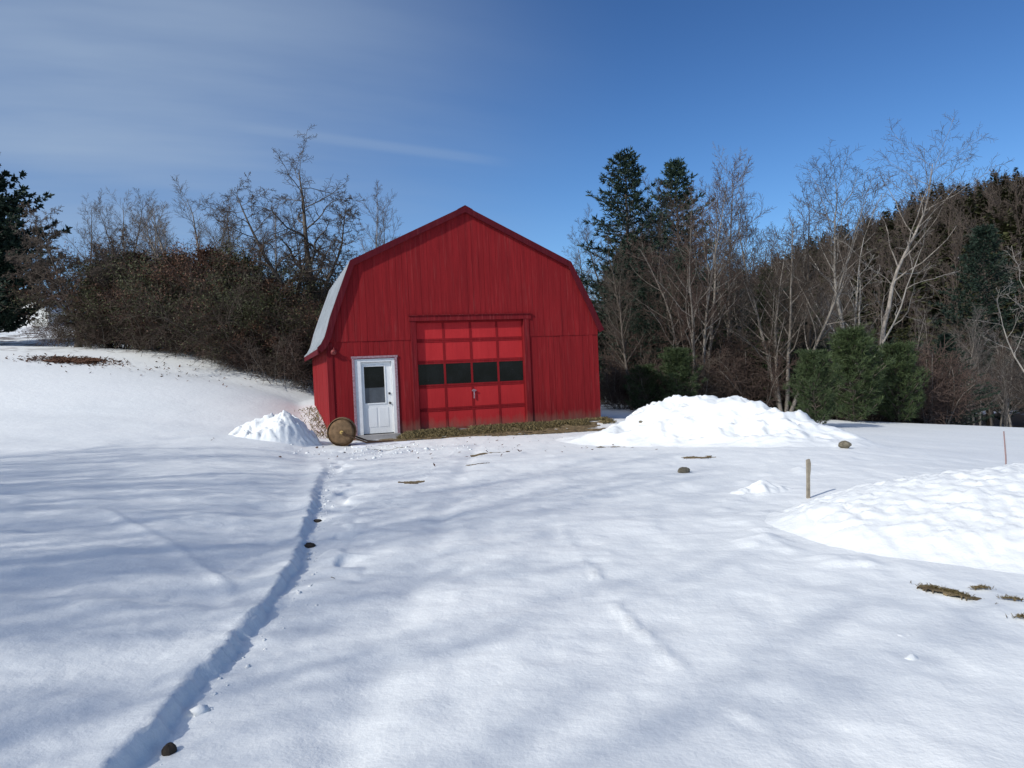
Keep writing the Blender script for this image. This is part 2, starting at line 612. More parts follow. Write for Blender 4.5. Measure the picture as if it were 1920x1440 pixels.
def axis(fine0, fine1, step, lo, hi, grow=1.06, mid=None):
    a = list(np.arange(fine0, fine1, step))
    s, v = step, fine1
    while v < hi:
        a.append(v)
        s = min(s * grow, 14)
        v += s
    a.append(hi)
    s, v, b = step, fine0, []
    while v > lo:
        s = min(s * grow, 14)
        v -= s
        b.append(max(v, lo))
    return np.array(b[::-1] + a)


gx = axis(-5.0, 5.5, 0.045, -420, 520, 1.035)
gx = np.unique(np.concatenate([gx[(gx < -2.6) | (gx > -1.25)], np.arange(-2.6, -1.25, 0.02)]))
gy = axis(2.2, 9.5, 0.038, -120, 700, 1.018)
GX, GY = np.meshgrid(gx, gy)
GZ = terrain(GX, GY)
nx, ny = len(gx), len(gy)
idx = np.arange(nx * ny).reshape(ny, nx)
quads = np.stack([idx[:-1, :-1], idx[:-1, 1:], idx[1:, 1:], idx[1:, :-1]], -1).reshape(-1, 4)
ground = link('ground', mesh_np('ground', np.stack([GX, GY, GZ], -1).reshape(-1, 3), [quads], M['snow'], True))
tag(ground, 'snow covered yard sloping down from left to right', None, None, 'structure')


# wooded hill at the right, a separate sheet rising out of the ground
def hill_h(x, y):
    u = x - 0.30 * (y - 60)
    up = np.interp(u, [-60, -30, 0, 46, 59, 71, 86, 130, 300], [0, 2, 10, 25, 31, 34.5, 38, 45, 55]) * smooth(y, 62, 180)
    return up - 4.5 + 4 * fbm(x / 40, y / 40, 3, 91) * smooth(y, 70, 120)


hx, hy = np.linspace(-10, 500, 114), np.linspace(58, 420, 90)
HX, HY = np.meshgrid(hx, hy)
HZ = hill_h(HX, HY)
hi_ = np.arange(HX.size).reshape(HX.shape)
hq = np.stack([hi_[:-1, :-1], hi_[:-1, 1:], hi_[1:, 1:], hi_[1:, :-1]], -1).reshape(-1, 4)


def hill_mat():
    m = Mat('wooded_hill_floor', 0.9, 0.1)
    p = m.pos()
    s = m.noise(p, 0.35, 6, 0.7)
    m.color(m.mix(m.ramp(s, 0.56, 0.66), (0.07, 0.05, 0.035), (0.55, 0.57, 0.60)))
    return m.m


hill = link('hill', mesh_np('hill', np.stack([HX, HY, HZ], -1).reshape(-1, 3), [hq], hill_mat(), True))
tag(hill, 'wooded hillside rising at the right', None, None, 'structure')


# ------------------------------------------------------------------ snow piles
def snow_pile(name, label, cx, cy, w, d, ang, H, seed, res=0.05, lump=0.25, peak=(0, 0), sharp=1.0, group=None, chunk=1.0):
    nxp, nyp = int(2.8 * w / res), int(2.8 * d / res)
    u, v = np.meshgrid(np.linspace(-1.4 * w, 1.4 * w, nxp), np.linspace(-1.4 * d, 1.4 * d, nyp))
    ca, sa = math.cos(ang), math.sin(ang)
    X, Y = cx + u * ca - v * sa, cy + u * sa + v * ca
    rr = np.sqrt(((u - peak[0] * np.maximum(0, 1 - np.abs(u / w) ** 2)) / w) ** 2 + ((v - peak[1] * np.maximum(0, 1 - np.abs(v / d) ** 2)) / d) ** 2)
    rr = rr * (1 + 0.22 * fbm(u * 1.1 / w + seed, v * 1.1 / d, 3, seed))
    prof = np.clip(1 - rr ** sharp, -0.5, 1)
    prof = np.where(prof > 0, prof ** 2 / (prof + 0.13) * 1.08, prof)
    body = H * prof
    amp = np.clip(prof * 3, 0, 1)
    bil = np.abs(fbm(X * 1.1 + 0.5 * fbm(X * 0.8, Y * 0.8, 2, seed), Y * 1.3, 3, seed + 3)) * 0.9
    body = body + amp * H * lump * (0.75 * fbm(X * 0.9, Y * 0.9, 3, seed + 1) - bil + 0.15)
    body = body + amp * (0.05 if H > 0.6 else 0.028) * smooth(fbm(X * 0.6, Y * 0.6, 2, seed + 9), -0.35, 0.4) * (0.35 - np.abs(fbm(X * 4.2, Y * 4.2, 3, seed + 5)) * 1.6) + amp * 0.02 * fbm(X * 13, Y * 13, 2, seed + 6)
    ck = np.clip(prof * 5, 0, 1) * chunk
    wx_, wy_ = X + 0.12 * fbm(X * 2, Y * 2, 2, seed + 31), Y + 0.12 * fbm(X * 2 + 9, Y * 2, 2, seed + 32)
    body = body + ck * (0.085 * (blocks(wx_ * 2.6, wy_ * 2.6, seed + 33) - 0.35) * smooth(vnoise(X * 0.8, Y * 0.8, seed + 35), 0.25, 0.7) + 0.035 * (blocks(wx_ * 6.5, wy_ * 6.5, seed + 34) - 0.3))
    Z = terrain(X, Y) + np.maximum(body, -0.35) - 0.012
    keep = body > -0.24
    q = np.arange(X.size).reshape(X.shape)
    Q = np.stack([q[:-1, :-1], q[:-1, 1:], q[1:, 1:], q[1:, :-1]], -1).reshape(-1, 4)
    Q = Q[keep.ravel()[Q].any(1)]
    used, inv = np.unique(Q.ravel(), return_inverse=True)
    V = np.stack([X, Y, Z], -1).reshape(-1, 3)[used]
    o = link(name, mesh_np(name, V, [inv.reshape(-1, 4)], M['snow_pile'], True))
    return tag(o, label, 'snow pile', group)


snow_pile('snow_pile', 'long white plowed snow bank right of the barn, in front of the trees', 4.40, 17.1, 4.4, 2.2, R(-56), 1.10, 11, 0.05, 0.28, (-0.6, 0.3), 1.2, chunk=0.9)
snow_pile('snow_pile', 'broad bright snow bank in the right foreground beside the wooden stake', 6.0, 6.6, 3.6, 2.15, R(2), 0.49, 23, 0.03, 0.12, (-1.3, 0.7), 2.3, chunk=0.4)
snow_pile('snow_pile', 'small peaked snow heap left of the barn, shaded on one side', -6.05, 19.4, 1.10, 1.0, R(15), 0.80, 37, 0.03, 0.35, (0.15, 0), 1.9, chunk=1.4)
snow_pile('snow_lump', 'low rounded lump of snow left of the wooden stake', 3.0, 9.35, 0.42, 0.30, R(10), 0.13, 41, 0.02, 0.3, chunk=0.4)
for (lx, ly, lr, lb) in [(2.15, 4.23, 0.07, 'chip of white ice on the driveway nearest the tufts of grass'), (2.02, 3.95, 0.06, 'lower chip of white ice on the driveway at the right')]:
    snow_pile('ice_chip', lb, lx, ly, lr * 1.3, lr, 0.3, 0.035, 47, 0.008, 0.3, chunk=0.0)

# ------------------------------------------------------------------ barn
BX, BY, BTH = -5.0452, 21.05, 0.312
W, L = 8.14, 7.2
barn = thing('barn', 'weathered red gambrel barn with white door and red garage door', 'barn', (BX, BY, 0), BTH)

ROOF = [(-0.28, 2.46), (-0.17, 2.57), (-0.06, 2.76), (0.01, 2.98), (0.10, 3.28), (0.31, 3.83), (0.72, 4.86), (4.07, 6.44), (7.31, 4.84), (7.66, 4.14), (7.90, 3.66), (8.09, 3.24), (8.19, 3.00), (8.31, 2.76)]


def offset(poly, t):
    o = []
    for i, p in enumerate(poly):
        a = Vector(poly[max(i - 1, 0)])
        b = Vector(poly[min(i + 1, len(poly) - 1)])
        d = (b - a).normalized()
        nrm = Vector((d.y, -d.x))             # inward (down/right turn for left-to-right outline)
        o.append((p[0] + nrm.x * t, p[1] + nrm.y * t))
    return o


def prof_z(a, t=0.05):
    P = offset(ROOF, t)
    return float(np.interp(a, [q[0] for q in P], [q[1] for q in P]))


# roof sheet with low standing seams
rb_ = MB()
rb_.strip_y(ROOF, offset(ROOF, 0.035), -0.089, L + 0.089)
for yy in np.arange(0.2, L, 0.61):
    rb_.strip_y(offset(ROOF, -0.022), offset(ROOF, -0.002), yy, yy + 0.03)
rb_.build('roof', M['roof_metal'], barn)
for y0, y1 in ((-0.125, -0.090), (L + 0.090, L + 0.125)):
    m = MB()
    m.strip_y(offset(ROOF, -0.012), offset(ROOF, 0.165), y0, y1)
    m.build('rake_board', M['rake_red'], barn)
m = MB()
m.strip_y(offset(ROOF, 0.037), offset(ROOF, 0.062), -0.089, L + 0.089)
m.build('roof_deck', M['rake_red'], barn)
m = MB()
m.box(-0.274, -0.242, -0.089, L + 0.089, 2.295, 2.445)
m.build('eave_board', M['rake_red'], barn)
m = MB()
m.prism_y([(4.07 - 0.22, 6.36), (4.07, 6.475), (4.07 + 0.22, 6.36), (4.07 + 0.22, 6.345), (4.07, 6.455), (4.07 - 0.22, 6.345)], -0.13, L + 0.13)
m.build('ridge_cap', M['rake_red'], barn)

# front wall: individual vertical boards in two courses, cut round the openings
GA0, GA1, GH = 2.49, 5.73, 3.15
DA0, DA1, DH = 0.70, 1.85, 2.13
rng = random.Random(5)


def board_wall(x_edges, zlo, zhi_fn, holes, y_face, thick, breaks):
    mb = MB()
    for i in range(len(x_edges) - 1):
        a, b = x_edges[i], x_edges[i + 1]
        yf = y_face - rng.uniform(0, 0.009)
        gap = rng.uniform(0.001, 0.004)
        a_, b_ = a + gap, b - gap
        xs = [a_] + [q for q in breaks if a_ < q < b_] + [b_]
        spans = [(zlo, None)]
        for (h0, h1, hz0, hz1) in holes:
            if a >= h0 - 1e-4 and b <= h1 + 1e-4:
                new = []
                for (s0, s1) in spans:
                    if s0 < hz0:
                        new.append((s0, hz0))
                    if s1 is None or s1 > hz1:
                        new.append((max(hz1, s0), s1))
                spans = new
        for (s0, s1) in spans:
            if s1 is None:
                tops = [(q, zhi_fn(q)) for q in xs]
                if min(t[1] for t in tops) <= s0 + 0.01:
                    continue
            else:
                tops = [(a_, s1), (b_, s1)]
            mb.prism_y([(a_, s0), (b_, s0)] + tops[::-1], yf, y_face + thick)
    return mb


def edges(a, b, cuts, w=0.19):
    pts = sorted([a, b] + [c for c in cuts if a < c < b])
    o = [a]
    for p, q in zip(pts[:-1], pts[1:]):
        n = max(1, round((q - p) / w))
        acc = np.cumsum([rng.uniform(0.75, 1.25) for _ in range(n)])
        o += list(p + (q - p) * acc / acc[-1])
    return o


holes_low = [(GA0, GA1, -1, GH), (DA0, DA1, -1, DH)]
SEAM = 2.62
WP = offset(ROOF, 0.064)
brk = [p[0] for p in WP]
low = board_wall(edges(0.0, W, [GA0, GA1, DA0, DA1]), -0.45, lambda a: min(SEAM, prof_z(a, 0.064)), holes_low, 0.0, 0.03, [])
high = board_wall(edges(0.0, W, [GA0, GA1]), SEAM + 0.002, lambda a: prof_z(a, 0.064), [(GA0, GA1, 0, GH)], -0.014, 0.03, brk)
for o_ in (high,):
    b0 = len(low.v)
    low.v += o_.v
    low.f += [tuple(b0 + i for i in fc) for fc in o_.f]
low.build('front_wall', M['barn_front'], barn)


def side_wall(x, sgn, top):
    mb = MB()
    e = edges(0.032, L - 0.03, [])
    for a, b in zip(e[:-1], e[1:]):
        g = rng.uniform(0.001, 0.004)
        dx_ = rng.uniform(0, 0.008)
        x0, x1 = (x - dx_, x + 0.03) if sgn < 0 else (x - 0.03, x + dx_)
        mb.box(x0, x1, a + g, b - g, -0.5, top)
    return mb


side_wall(0.0, -1, prof_z(0.0, 0.066) - 0.01).build('side_wall', M['barn_front'], barn)
side_wall(W, 1, prof_z(W, 0.066) - 0.01).build('side_wall', M['barn_front'], barn)
m = MB()
m.prism_y([(0.03, -0.4), (W - 0.03, -0.4), (W - 0.03, prof_z(W - 0.03, 0.07))] + [p for p in offset(ROOF, 0.07)[::-1] if 0.05 < p[0] < W - 0.05] + [(0.03, prof_z(0.03, 0.07))], L - 0.03, L)
m.build('back_wall', M['barn_front'], barn)
m = MB()
m.box(-0.028, -0.010, -0.022, 0.10, -0.40, 2.66)
m.box(-0.0095, 0.125, -0.030, -0.0105, -0.40, 2.60)
m.build('corner_board', M['trim_red'], barn, bevel=0.004)

# garage door, recessed, five sections of four panels; the middle section is glazed
gd = MB()
YD = 0.085
REC = 0.022
cols = [GA0 + (GA1 - GA0) * k / 4 for k in range(5)]
rows = [0.0, 0.59, 1.27, 1.96, 2.585, 3.15]
garage = MB()
garage.box(GA0, GA1, YD + 0.012, YD + 0.05, 0.0, GH)
gdo = garage.build('garage_door', M['door_rail'], barn)
for r_ in range(5):
    z0, z1 = rows[r_], rows[r_ + 1]
    rail = MB()
    st = 0.030
    for c_ in range(5):
        rail.box(max(cols[c_] - st, GA0), min(cols[c_] + st, GA1), YD - 0.012, YD + 0.011, z0 + 0.004, z1 - 0.004)
    for c_ in range(4):
        a, b = cols[c_] + st, cols[c_ + 1] - st
        if c_ == 0:
            a = GA0 + st
        if c_ == 3:
            b = GA1 - st
        rail.box(a, b, YD - 0.012, YD + 0.011, z0 + 0.004, z0 + 0.050)
        rail.box(a, b, YD - 0.012, YD + 0.011, z1 - 0.050, z1 - 0.004)
    ro = rail.build('door_section', M['door_rail'], gdo)
    for c_ in range(4):
        a = (GA0 + st) if c_ == 0 else cols[c_] + st
        b = (GA1 - st) if c_ == 3 else cols[c_ + 1] - st
        p_ = MB()
        if r_ == 2:
            p_.box(a, b, YD + 0.001, YD + 0.008, z0 + 0.05, z1 - 0.05)
            p_.build('window_pane', M['glass'], gdo)
        else:
            p_.box(a + 0.002, b - 0.002, YD - 0.002, YD + 0.008, z0 + 0.052, z1 - 0.052)
            p_.build('door_panel', M['door_red'], gdo, bevel=0.004)
h = MB()
h.tube([(4.14, YD - 0.012, 1.09), (4.14, YD - 0.045, 1.09)], 0.045, 14)
h.box(4.125, 4.155, YD - 0.05, YD - 0.028, 0.86, 1.075)
h.tube([(4.07, YD - 0.05, 1.09), (4.21, YD - 0.05, 1.09)], 0.012, 8)
h.build('handle', M['mauve_trim'], gdo)
# jambs and header of the opening
m = MB()
m.box(GA0 - 0.03, GA0 - 0.001, 0.031, 0.20, 0.0, GH + 0.03)
m.box(GA1 + 0.001, GA1 + 0.03, 0.031, 0.20, 0.0, GH + 0.03)
m.box(GA0, GA1, 0.031, 0.20, GH + 0.001, GH + 0.03)
m.build('garage_jamb', M['trim_red'], barn)
m = MB()
m.box(GA0 - 0.16, GA0 - 0.002, -0.034, -0.0155, -0.30, GH - 0.002)
m.box(GA1 + 0.002, GA1 + 0.17, -0.045, -0.0155, -0.30, GH - 0.002)
m.box(GA0 - 0.20, GA1 + 0.24, -0.055, -0.0245, GH, GH + 0.15)
m.box(GA0 - 0.22, GA1 + 0.26, -0.085, -0.0245, GH + 0.152, GH + 0.175)
m.build('garage_casing', M['trim_red'], barn, bevel=0.004)

# white entry door
ED0, ED1, EDH = 0.89, 1.745, 2.03
m = MB()
m.box(DA0 - 0.055, DA0 + 0.012, -0.040, -0.0095, -0.20, DH + 0.01)
m.box(DA1 - 0.012, DA1 + 0.055, -0.040, -0.0095, -0.20, DH + 0.01)
m.box(DA0 - 0.075, DA1 + 0.075, -0.046, -0.0095, DH + 0.012, DH + 0.075)
m.build('door_casing', M['mauve_trim'], barn, bevel=0.004)
m = MB()
m.box(DA0 + 0.013, ED0 - 0.004, -0.004, 0.12, 0.0, DH - 0.004)
m.box(ED1 + 0.004, DA1 - 0.013, -0.004, 0.12, 0.0, DH - 0.004)
m.box(ED0 - 0.003, ED1 + 0.003, -0.004, 0.12, EDH + 0.004, DH - 0.004)
m.build('door_frame', M['white_frame'], barn, bevel=0.004)
entry = MB()
YE = 0.075
wx0, wx1, wz0, wz1 = 0.965, 1.545, 0.87, 1.915
entry.box(ED0, wx0, YE, YE + 0.045, 0.02, EDH)
entry.box(wx1, ED1, YE, YE + 0.045, 0.02, EDH)
entry.box(wx0, wx1, YE, YE + 0.045, 0.02, wz0)
entry.box(wx0, wx1, YE, YE + 0.045, wz1, EDH)
for (a, b) in ((ED0 + 0.13, 1.29), (1.345, ED1 - 0.13)):          # two raised panels below the glass
    entry.box(a, b, YE - 0.008, YE - 0.001, 0.20, 0.74)
eo = entry.build('entry_door', M['white_door'], barn, bevel=0.005)
m = MB()
for (a, b, c, d) in ((wx0 - 0.03, wx0 + 0.008, wz0 - 0.03, wz1 + 0.03), (wx1 - 0.008, wx1 + 0.03, wz0 - 0.03, wz1 + 0.03)):
    m.box(a, b, YE - 0.014, YE - 0.001, c, d)
for (c, d) in ((wz0 - 0.03, wz0 + 0.008), (wz1 - 0.008, wz1 + 0.03)):
    m.box(wx0 + 0.009, wx1 - 0.009, YE - 0.014, YE - 0.001, c, d)
m.build('window_frame', M['white_door'], eo, bevel=0.004)
m = MB()
m.box(wx0 + 0.002, wx1 - 0.002, YE + 0.018, YE + 0.026, wz0 + 0.44, wz1 - 0.002)
m.build('window_pane', M['glass'], eo)
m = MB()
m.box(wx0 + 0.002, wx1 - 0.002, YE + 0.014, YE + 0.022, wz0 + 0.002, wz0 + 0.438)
tag(m.build('window_pane', M['painted_reflection'], eo), 'grey lower pane with painted reflection of the snow')
for z_, r_, nm in ((1.13, 0.03, 'deadbolt'), (0.86, 0.034, 'door_knob')):
    m = MB()
    if nm == 'door_knob':
        m.tube([(1.665, YE - 0.001, z_), (1.665, YE - 0.012, z_), (1.665, YE - 0.03, z_), (1.665, YE - 0.045, z_), (1.665, YE - 0.07, z_), (1.665, YE - 0.078, z_)],
               [0.034, 0.034, 0.014, 0.026, 0.032, 0.018], 14)
    else:
        m.tube([(1.665, YE - 0.001, z_), (1.665, YE - 0.022, z_), (1.665, YE - 0.028, z_)], [0.034, 0.031, 0.022], 14)
    m.build(nm, M['dark_metal'], eo, True)
m = MB()
m.box(DA0 - 0.05, DA1 + 0.05, -0.16, 0.13, -0.30, -0.004)
m.build('door_sill', M['concrete'], barn, bevel=0.01)
m = MB()
m.box(GA0 + 0.0, GA1 + 0.0, -0.03, 0.3, -0.35, -0.004)
m.build('garage_sill', M['concrete'], barn)
# round red lamp on the corner
m = MB()
m.tube([(0.16, -0.032, 2.34), (0.16, -0.10, 2.34), (0.16, -0.14, 2.32)], [0.085, 0.08, 0.05], 16)
m.tube([(0.16, -0.10, 2.40), (0.16, -0.16, 2.46), (0.16, -0.20, 2.40)], 0.012, 8)
m.build('wall_lamp', M['galv'], barn)


def bpt(a, dep, z=0.0):
    return Vector((BX + a * math.cos(BTH) - dep * math.sin(BTH), BY + a * math.sin(BTH) + dep * math.cos(BTH), z))


# concrete apron before the white door, mostly under snow
ap = MB()
ap.box(0.35, 2.15, -2.0, -0.165, -0.40, -0.140)
def slab_mat():
    m_ = Mat('snow_dusted_concrete', 0.9, 0.1)
    p_ = m_.coord('Object')
    m_.color(m_.mix(m_.ramp(m_.noise(p_, 2.2, 6, 0.65), 0.40, 0.50), (0.30, 0.29, 0.28), (0.80, 0.82, 0.86)))
    return m_.m


apo = ap.build('door_slab', slab_mat(), None, bevel=0.01)
apo.location = (BX, BY, 0)
apo.rotation_euler = (0, 0, BTH)
tag(apo, 'snow dusted concrete slab in front of the white barn door', 'slab')

# ------------------------------------------------------------------ lawn roller by the door
rol = thing('lawn_roller', 'rusty brown steel lawn roller lying at the barn corner beside the white door', 'lawn roller', (-4.48, 19.85, tz(-4.48, 19.85) - 0.02), R(10))
RR = 0.37
m = MB()
m.tube([(0, -0.24, RR), (0, -0.235, RR), (0, 0.26, RR), (0, 0.265, RR)], [RR - 0.012, RR, RR, RR - 0.012], 40, False)
m.tube([(0, -0.235, RR), (0, -0.185, RR)], [RR - 0.014, RR - 0.02], 40, False)
m.tube([(0, -0.222, RR), (0, -0.224, RR), (0, -0.232, RR), (0, -0.233, RR)], [RR - 0.018, RR - 0.12, RR - 0.14, 0.04], 40, True)
m.tube([(0, 0.25, RR), (0, 0.255, RR)], [RR - 0.02, RR - 0.021], 40)
dr = m.build('drum', M['rust'], rol, True)
m = MB()
m.tube([(0, -0.225, RR), (0, -0.29, RR)], 0.045, 14)
m.build('hub', M['brass'], rol)
m = MB()
m.tube([(0.0, -0.28, RR), (0.30, -0.28, RR - 0.16), (0.62, -0.22, 0.07), (1.02, 0.0, 0.05)], 0.022, 8)
m.tube([(0.0, 0.30, RR), (0.32, 0.30, RR - 0.16), (0.65, 0.24, 0.07), (1.02, 0.04, 0.06)], 0.022, 8)
m.tube([(1.0, 0.02, 0.055), (1.32, 0.06, 0.05)], 0.026, 8)
m.build('handle', M['rust_dark'], rol)

# ------------------------------------------------------------------ trees
def tubes(P0, P1, R0, R1, n):
    P0, P1 = np.asarray(P0, float), np.asarray(P1, float)
    R0, R1 = np.asarray(R0, float)[:, None, None], np.asarray(R1, float)[:, None, None]
    d = P1 - P0
    d /= np.linalg.norm(d, axis=1, keepdims=True) + 1e-9
    ref = np.where(np.abs(d[:, 2:3]) > 0.85, np.array([[1.0, 0, 0]]), np.array([[0, 0, 1.0]]))
    u = np.cross(d, ref)
    u /= np.linalg.norm(u, axis=1, keepdims=True)
    v = np.cross(d, u)
    a = np.arange(n) * 2 * math.pi / n
    ring = u[:, None, :] * np.cos(a)[None, :, None] + v[:, None, :] * np.sin(a)[None, :, None]
    V = np.concatenate([P0[:, None, :] + ring * R0, P1[:, None, :] + ring * R1], 1)          # (N,2n,3)
    N = len(P0)
    base = (np.arange(N) * 2 * n)[:, None]
    F = []
    for k in range(n):
        F.append(np.concatenate([base + k, base + (k + 1) % n, base + n + (k + 1) % n, base + n + k], 1))
    return V.reshape(-1, 3), np.concatenate(F, 0)


def grow(rg, p, d, length, r, level, spec, out):
    sp = spec[level]
    n = sp.get('n', 4)
    step = length / n
    pts, rad = [np.array(p, float)], [r]
    dirs = [np.array(d, float)]
    cur = np.array(d, float)
    rt = sp.get('tip', 0.35)
    for i in range(n):
        cur = cur + rg.normal(0, sp.get('wob', 0.1), 3) + np.array([0, 0, sp.get('up', 0.0)])
        cur /= np.linalg.norm(cur)
        pts.append(pts[-1] + cur * step)
        dirs.append(cur)
        rad.append(max(r * (1 - (1 - rt) * (i + 1) / n), spec['rmin']))
    for i in range(n):
        out.append((pts[i], pts[i + 1] + dirs[i + 1] * rad[i + 1] * 0.4, rad[i], rad[i + 1], level))
    if level + 1 >= spec['levels']:
        return
    k = sp['kids']
    k = int(k if k >= 3 else k) if isinstance(k, int) else int(rg.integers(k[0], k[1] + 1))
    t0 = sp.get('from', 0.3)
    az = rg.uniform(0, 6.28)
    for j in range(k):
        t = t0 + (1 - t0) * (j + rg.uniform(0.2, 1.0)) / k
        t = min(t, 0.999)
        f = t * n
        i = int(f)
        q = pts[i] + (pts[i + 1] - pts[i]) * (f - i)
        dd = dirs[i + 1]
        az += 2.4 + rg.uniform(-0.5, 0.5)
        ref = np.array([1.0, 0, 0]) if abs(dd[2]) > 0.8 else np.array([0, 0, 1.0])
        u = np.cross(dd, ref)
        u /= np.linalg.norm(u)
        v = np.cross(dd, u)
        ang = R(sp.get('ang', 45) + rg.uniform(-12, 12))
        nd = dd * math.cos(ang) + (u * math.cos(az) + v * math.sin(az)) * math.sin(ang)
        ll = length * sp.get('ratio', 0.55) * rg.uniform(0.7, 1.2) * (1 - sp.get('taper', 0.45) * (t - t0) / (1 - t0 + 1e-6))
        if 'abs' in sp:
            ll = sp['abs'] * rg.uniform(0.6, 1.25)
        rr = max((r * (1 - (1 - rt) * t)) * sp.get('rr', 0.55), spec['rmin'])
        grow(rg, q, nd, ll, rr, level + 1, spec, out)


def tree_meshes(name, seed, stems, spec, bark, twig, split=2):
    rg = np.random.default_rng(seed)
    out = []
    if len(stems) > 1 and max(q[0][2] for q in stems) < 0.5:          # stems join in one root crown
        for (p, d, ln, r) in stems:
            out.append((np.array([0, 0, -0.35]), np.array(p, float) + np.array([0, 0, 0.03]), r * 1.6, r, 0))
    for (p, d, ln, r) in stems:
        d = np.array(d, float)
        grow(rg, p, d / np.linalg.norm(d), ln, r, 0, spec, out)
    meshes = []
    for nm, sel, n, mt in (('trunk', [s for s in out if s[4] < split], 6, bark), ('crown', [s for s in out if s[4] >= split], 3, twig)):
        V, F = tubes([s[0] for s in sel], [s[1] for s in sel], [s[2] for s in sel], [s[3] for s in sel], n)
        meshes.append((nm, mesh_np(name + '_' + nm, V, [F], mt, True)))
    return meshes


def place_tree(meshes, name, label, cat, x, y, s=1.0, rz=0.0, group=None, dz=-0.12, sx=None, tilt=(0, 0)):
    z = tz(x, y)
    if x > 20 and y > 58:
        z = max(z, float(hill_h(np.array(x), np.array(y))))
    o = thing(name, label, cat, (x, y, z + dz), rz, group)
    o.rotation_euler = (tilt[0], tilt[1], rz)
    o.scale = (sx or s, sx or s, s)
    for nm, me in meshes:
        link(nm, me, o)
    return o


# -- kinds of bare tree (heights are for scale 1)
def spec_forest(rmin=0.0055):
    return {'levels': 4, 'rmin': rmin,
            0: dict(n=9, wob=0.05, up=0.05, tip=0.10, kids=(17, 21), **{'from': 0.26}, ang=44, ratio=0.34, taper=0.6, rr=0.46),
            1: dict(n=5, wob=0.12, up=0.09, tip=0.22, kids=(9, 11), **{'from': 0.12}, ang=40, ratio=0.40, taper=0.4, rr=0.55),
            2: dict(n=4, wob=0.14, up=0.05, tip=0.4, kids=(7, 9), **{'from': 0.08}, ang=40, ratio=0.46, taper=0.3, rr=0.65),
            3: dict(n=2, wob=0.16, up=0.05, tip=0.6)}


def spec_vase():
    return {'levels': 4, 'rmin': 0.0065,
            0: dict(n=8, wob=0.06, up=0.06, tip=0.08, kids=(13, 16), **{'from': 0.22}, ang=34, ratio=0.33, taper=0.5, rr=0.46),
            1: dict(n=5, wob=0.10, up=0.09, tip=0.25, kids=(8, 10), **{'from': 0.12}, ang=34, ratio=0.43, taper=0.4, rr=0.55),
            2: dict(n=4, wob=0.13, up=0.05, tip=0.4, kids=(6, 8), **{'from': 0.08}, ang=36, ratio=0.48, taper=0.3, rr=0.65),
            3: dict(n=2, wob=0.14, up=0.04, tip=0.6)}


def spec_gnarl():
    return {'levels': 4, 'rmin': 0.0075,
            0: dict(n=12, wob=0.075, up=0.05, tip=0.10, kids=(19, 22), **{'from': 0.25}, ang=62, ratio=0.34, taper=0.40, rr=0.50),
            1: dict(n=6, wob=0.24, up=0.02, tip=0.25, kids=(9, 12), **{'from': 0.12}, ang=52, ratio=0.36, taper=0.4, rr=0.6),
            2: dict(n=4, wob=0.30, up=-0.02, tip=0.4, kids=(10, 13), **{'from': 0.1}, ang=50, ratio=0.42, taper=0.3, rr=0.7),
            3: dict(n=3, wob=0.28, up=-0.02, tip=0.6)}


def spec_birch():
    return {'levels': 4, 'rmin': 0.0055,
            0: dict(n=14, wob=0.07, up=0.05, tip=0.10, kids=(16, 19), **{'from': 0.52}, ang=48, ratio=0.25, taper=0.25, rr=0.50),
            1: dict(n=5, wob=0.16, up=0.09, tip=0.25, kids=(10, 13), **{'from': 0.10}, ang=44, ratio=0.42, taper=0.4, rr=0.55),
            2: dict(n=4, wob=0.18, up=0.04, tip=0.4, kids=(8, 10), **{'from': 0.08}, ang=42, ratio=0.40, taper=0.3, rr=0.65),
            3: dict(n=2, wob=0.16, up=0.0, tip=0.6)}


def spec_shrub(up=0.02, rmin=0.006):
    return {'levels': 3, 'rmin': rmin,
            0: dict(n=6, wob=0.14, up=up, tip=0.22, kids=(14, 17), **{'from': 0.10}, ang=48, ratio=0.42, taper=0.35, rr=0.6),
            1: dict(n=4, wob=0.2, up=0.0, tip=0.35, kids=(9, 11), **{'from': 0.1}, ang=48, ratio=0.5, taper=0.3, rr=0.7),
            2: dict(n=3, wob=0.2, up=-0.01, tip=0.6)}


def leafify(meshes_src, seed, count, size, mat, spread=0.12):
    """small leaf clumps hung on the twigs of a crown mesh"""
    me = [m_ for nm, m_ in meshes_src if nm == 'crown'][0]
    co = np.zeros(len(me.vertices) * 3, np.float32)
    me.vertices.foreach_get('co', co)
    co = co.reshape(-1, 3)
    rg = np.random.default_rng(seed)
    # clumped choice: keep points where a coarse noise is high
    w = vnoise(co[:, 0] * 0.9 + co[:, 2] * 0.7, co[:, 1] * 0.9 - co[:, 2] * 0.6, seed) ** 2 * (0.25 + smooth(co[:, 2], 0.5, 3.2))
    pick = rg.choice(len(co), count, p=w / w.sum())
    c = co[pick] + rg.normal(0, spread, (count, 3))
    a = rg.normal(0, 1, (count, 3))
    a /= np.linalg.norm(a, axis=1, keepdims=True)
    b = np.cross(a, rg.normal(0, 1, (count, 3)))
    b /= np.linalg.norm(b, axis=1, keepdims=True)
    s = size * rg.uniform(0.6, 1.3, (count, 1))
    V = np.stack([c - a * s, c + b * s * 0.45, c + a * s, c - b * s * 0.45], 1).reshape(-1, 3)
    F = np.arange(count * 4).reshape(-1, 4)
    return mesh_np('leaves', V, [F], mat)


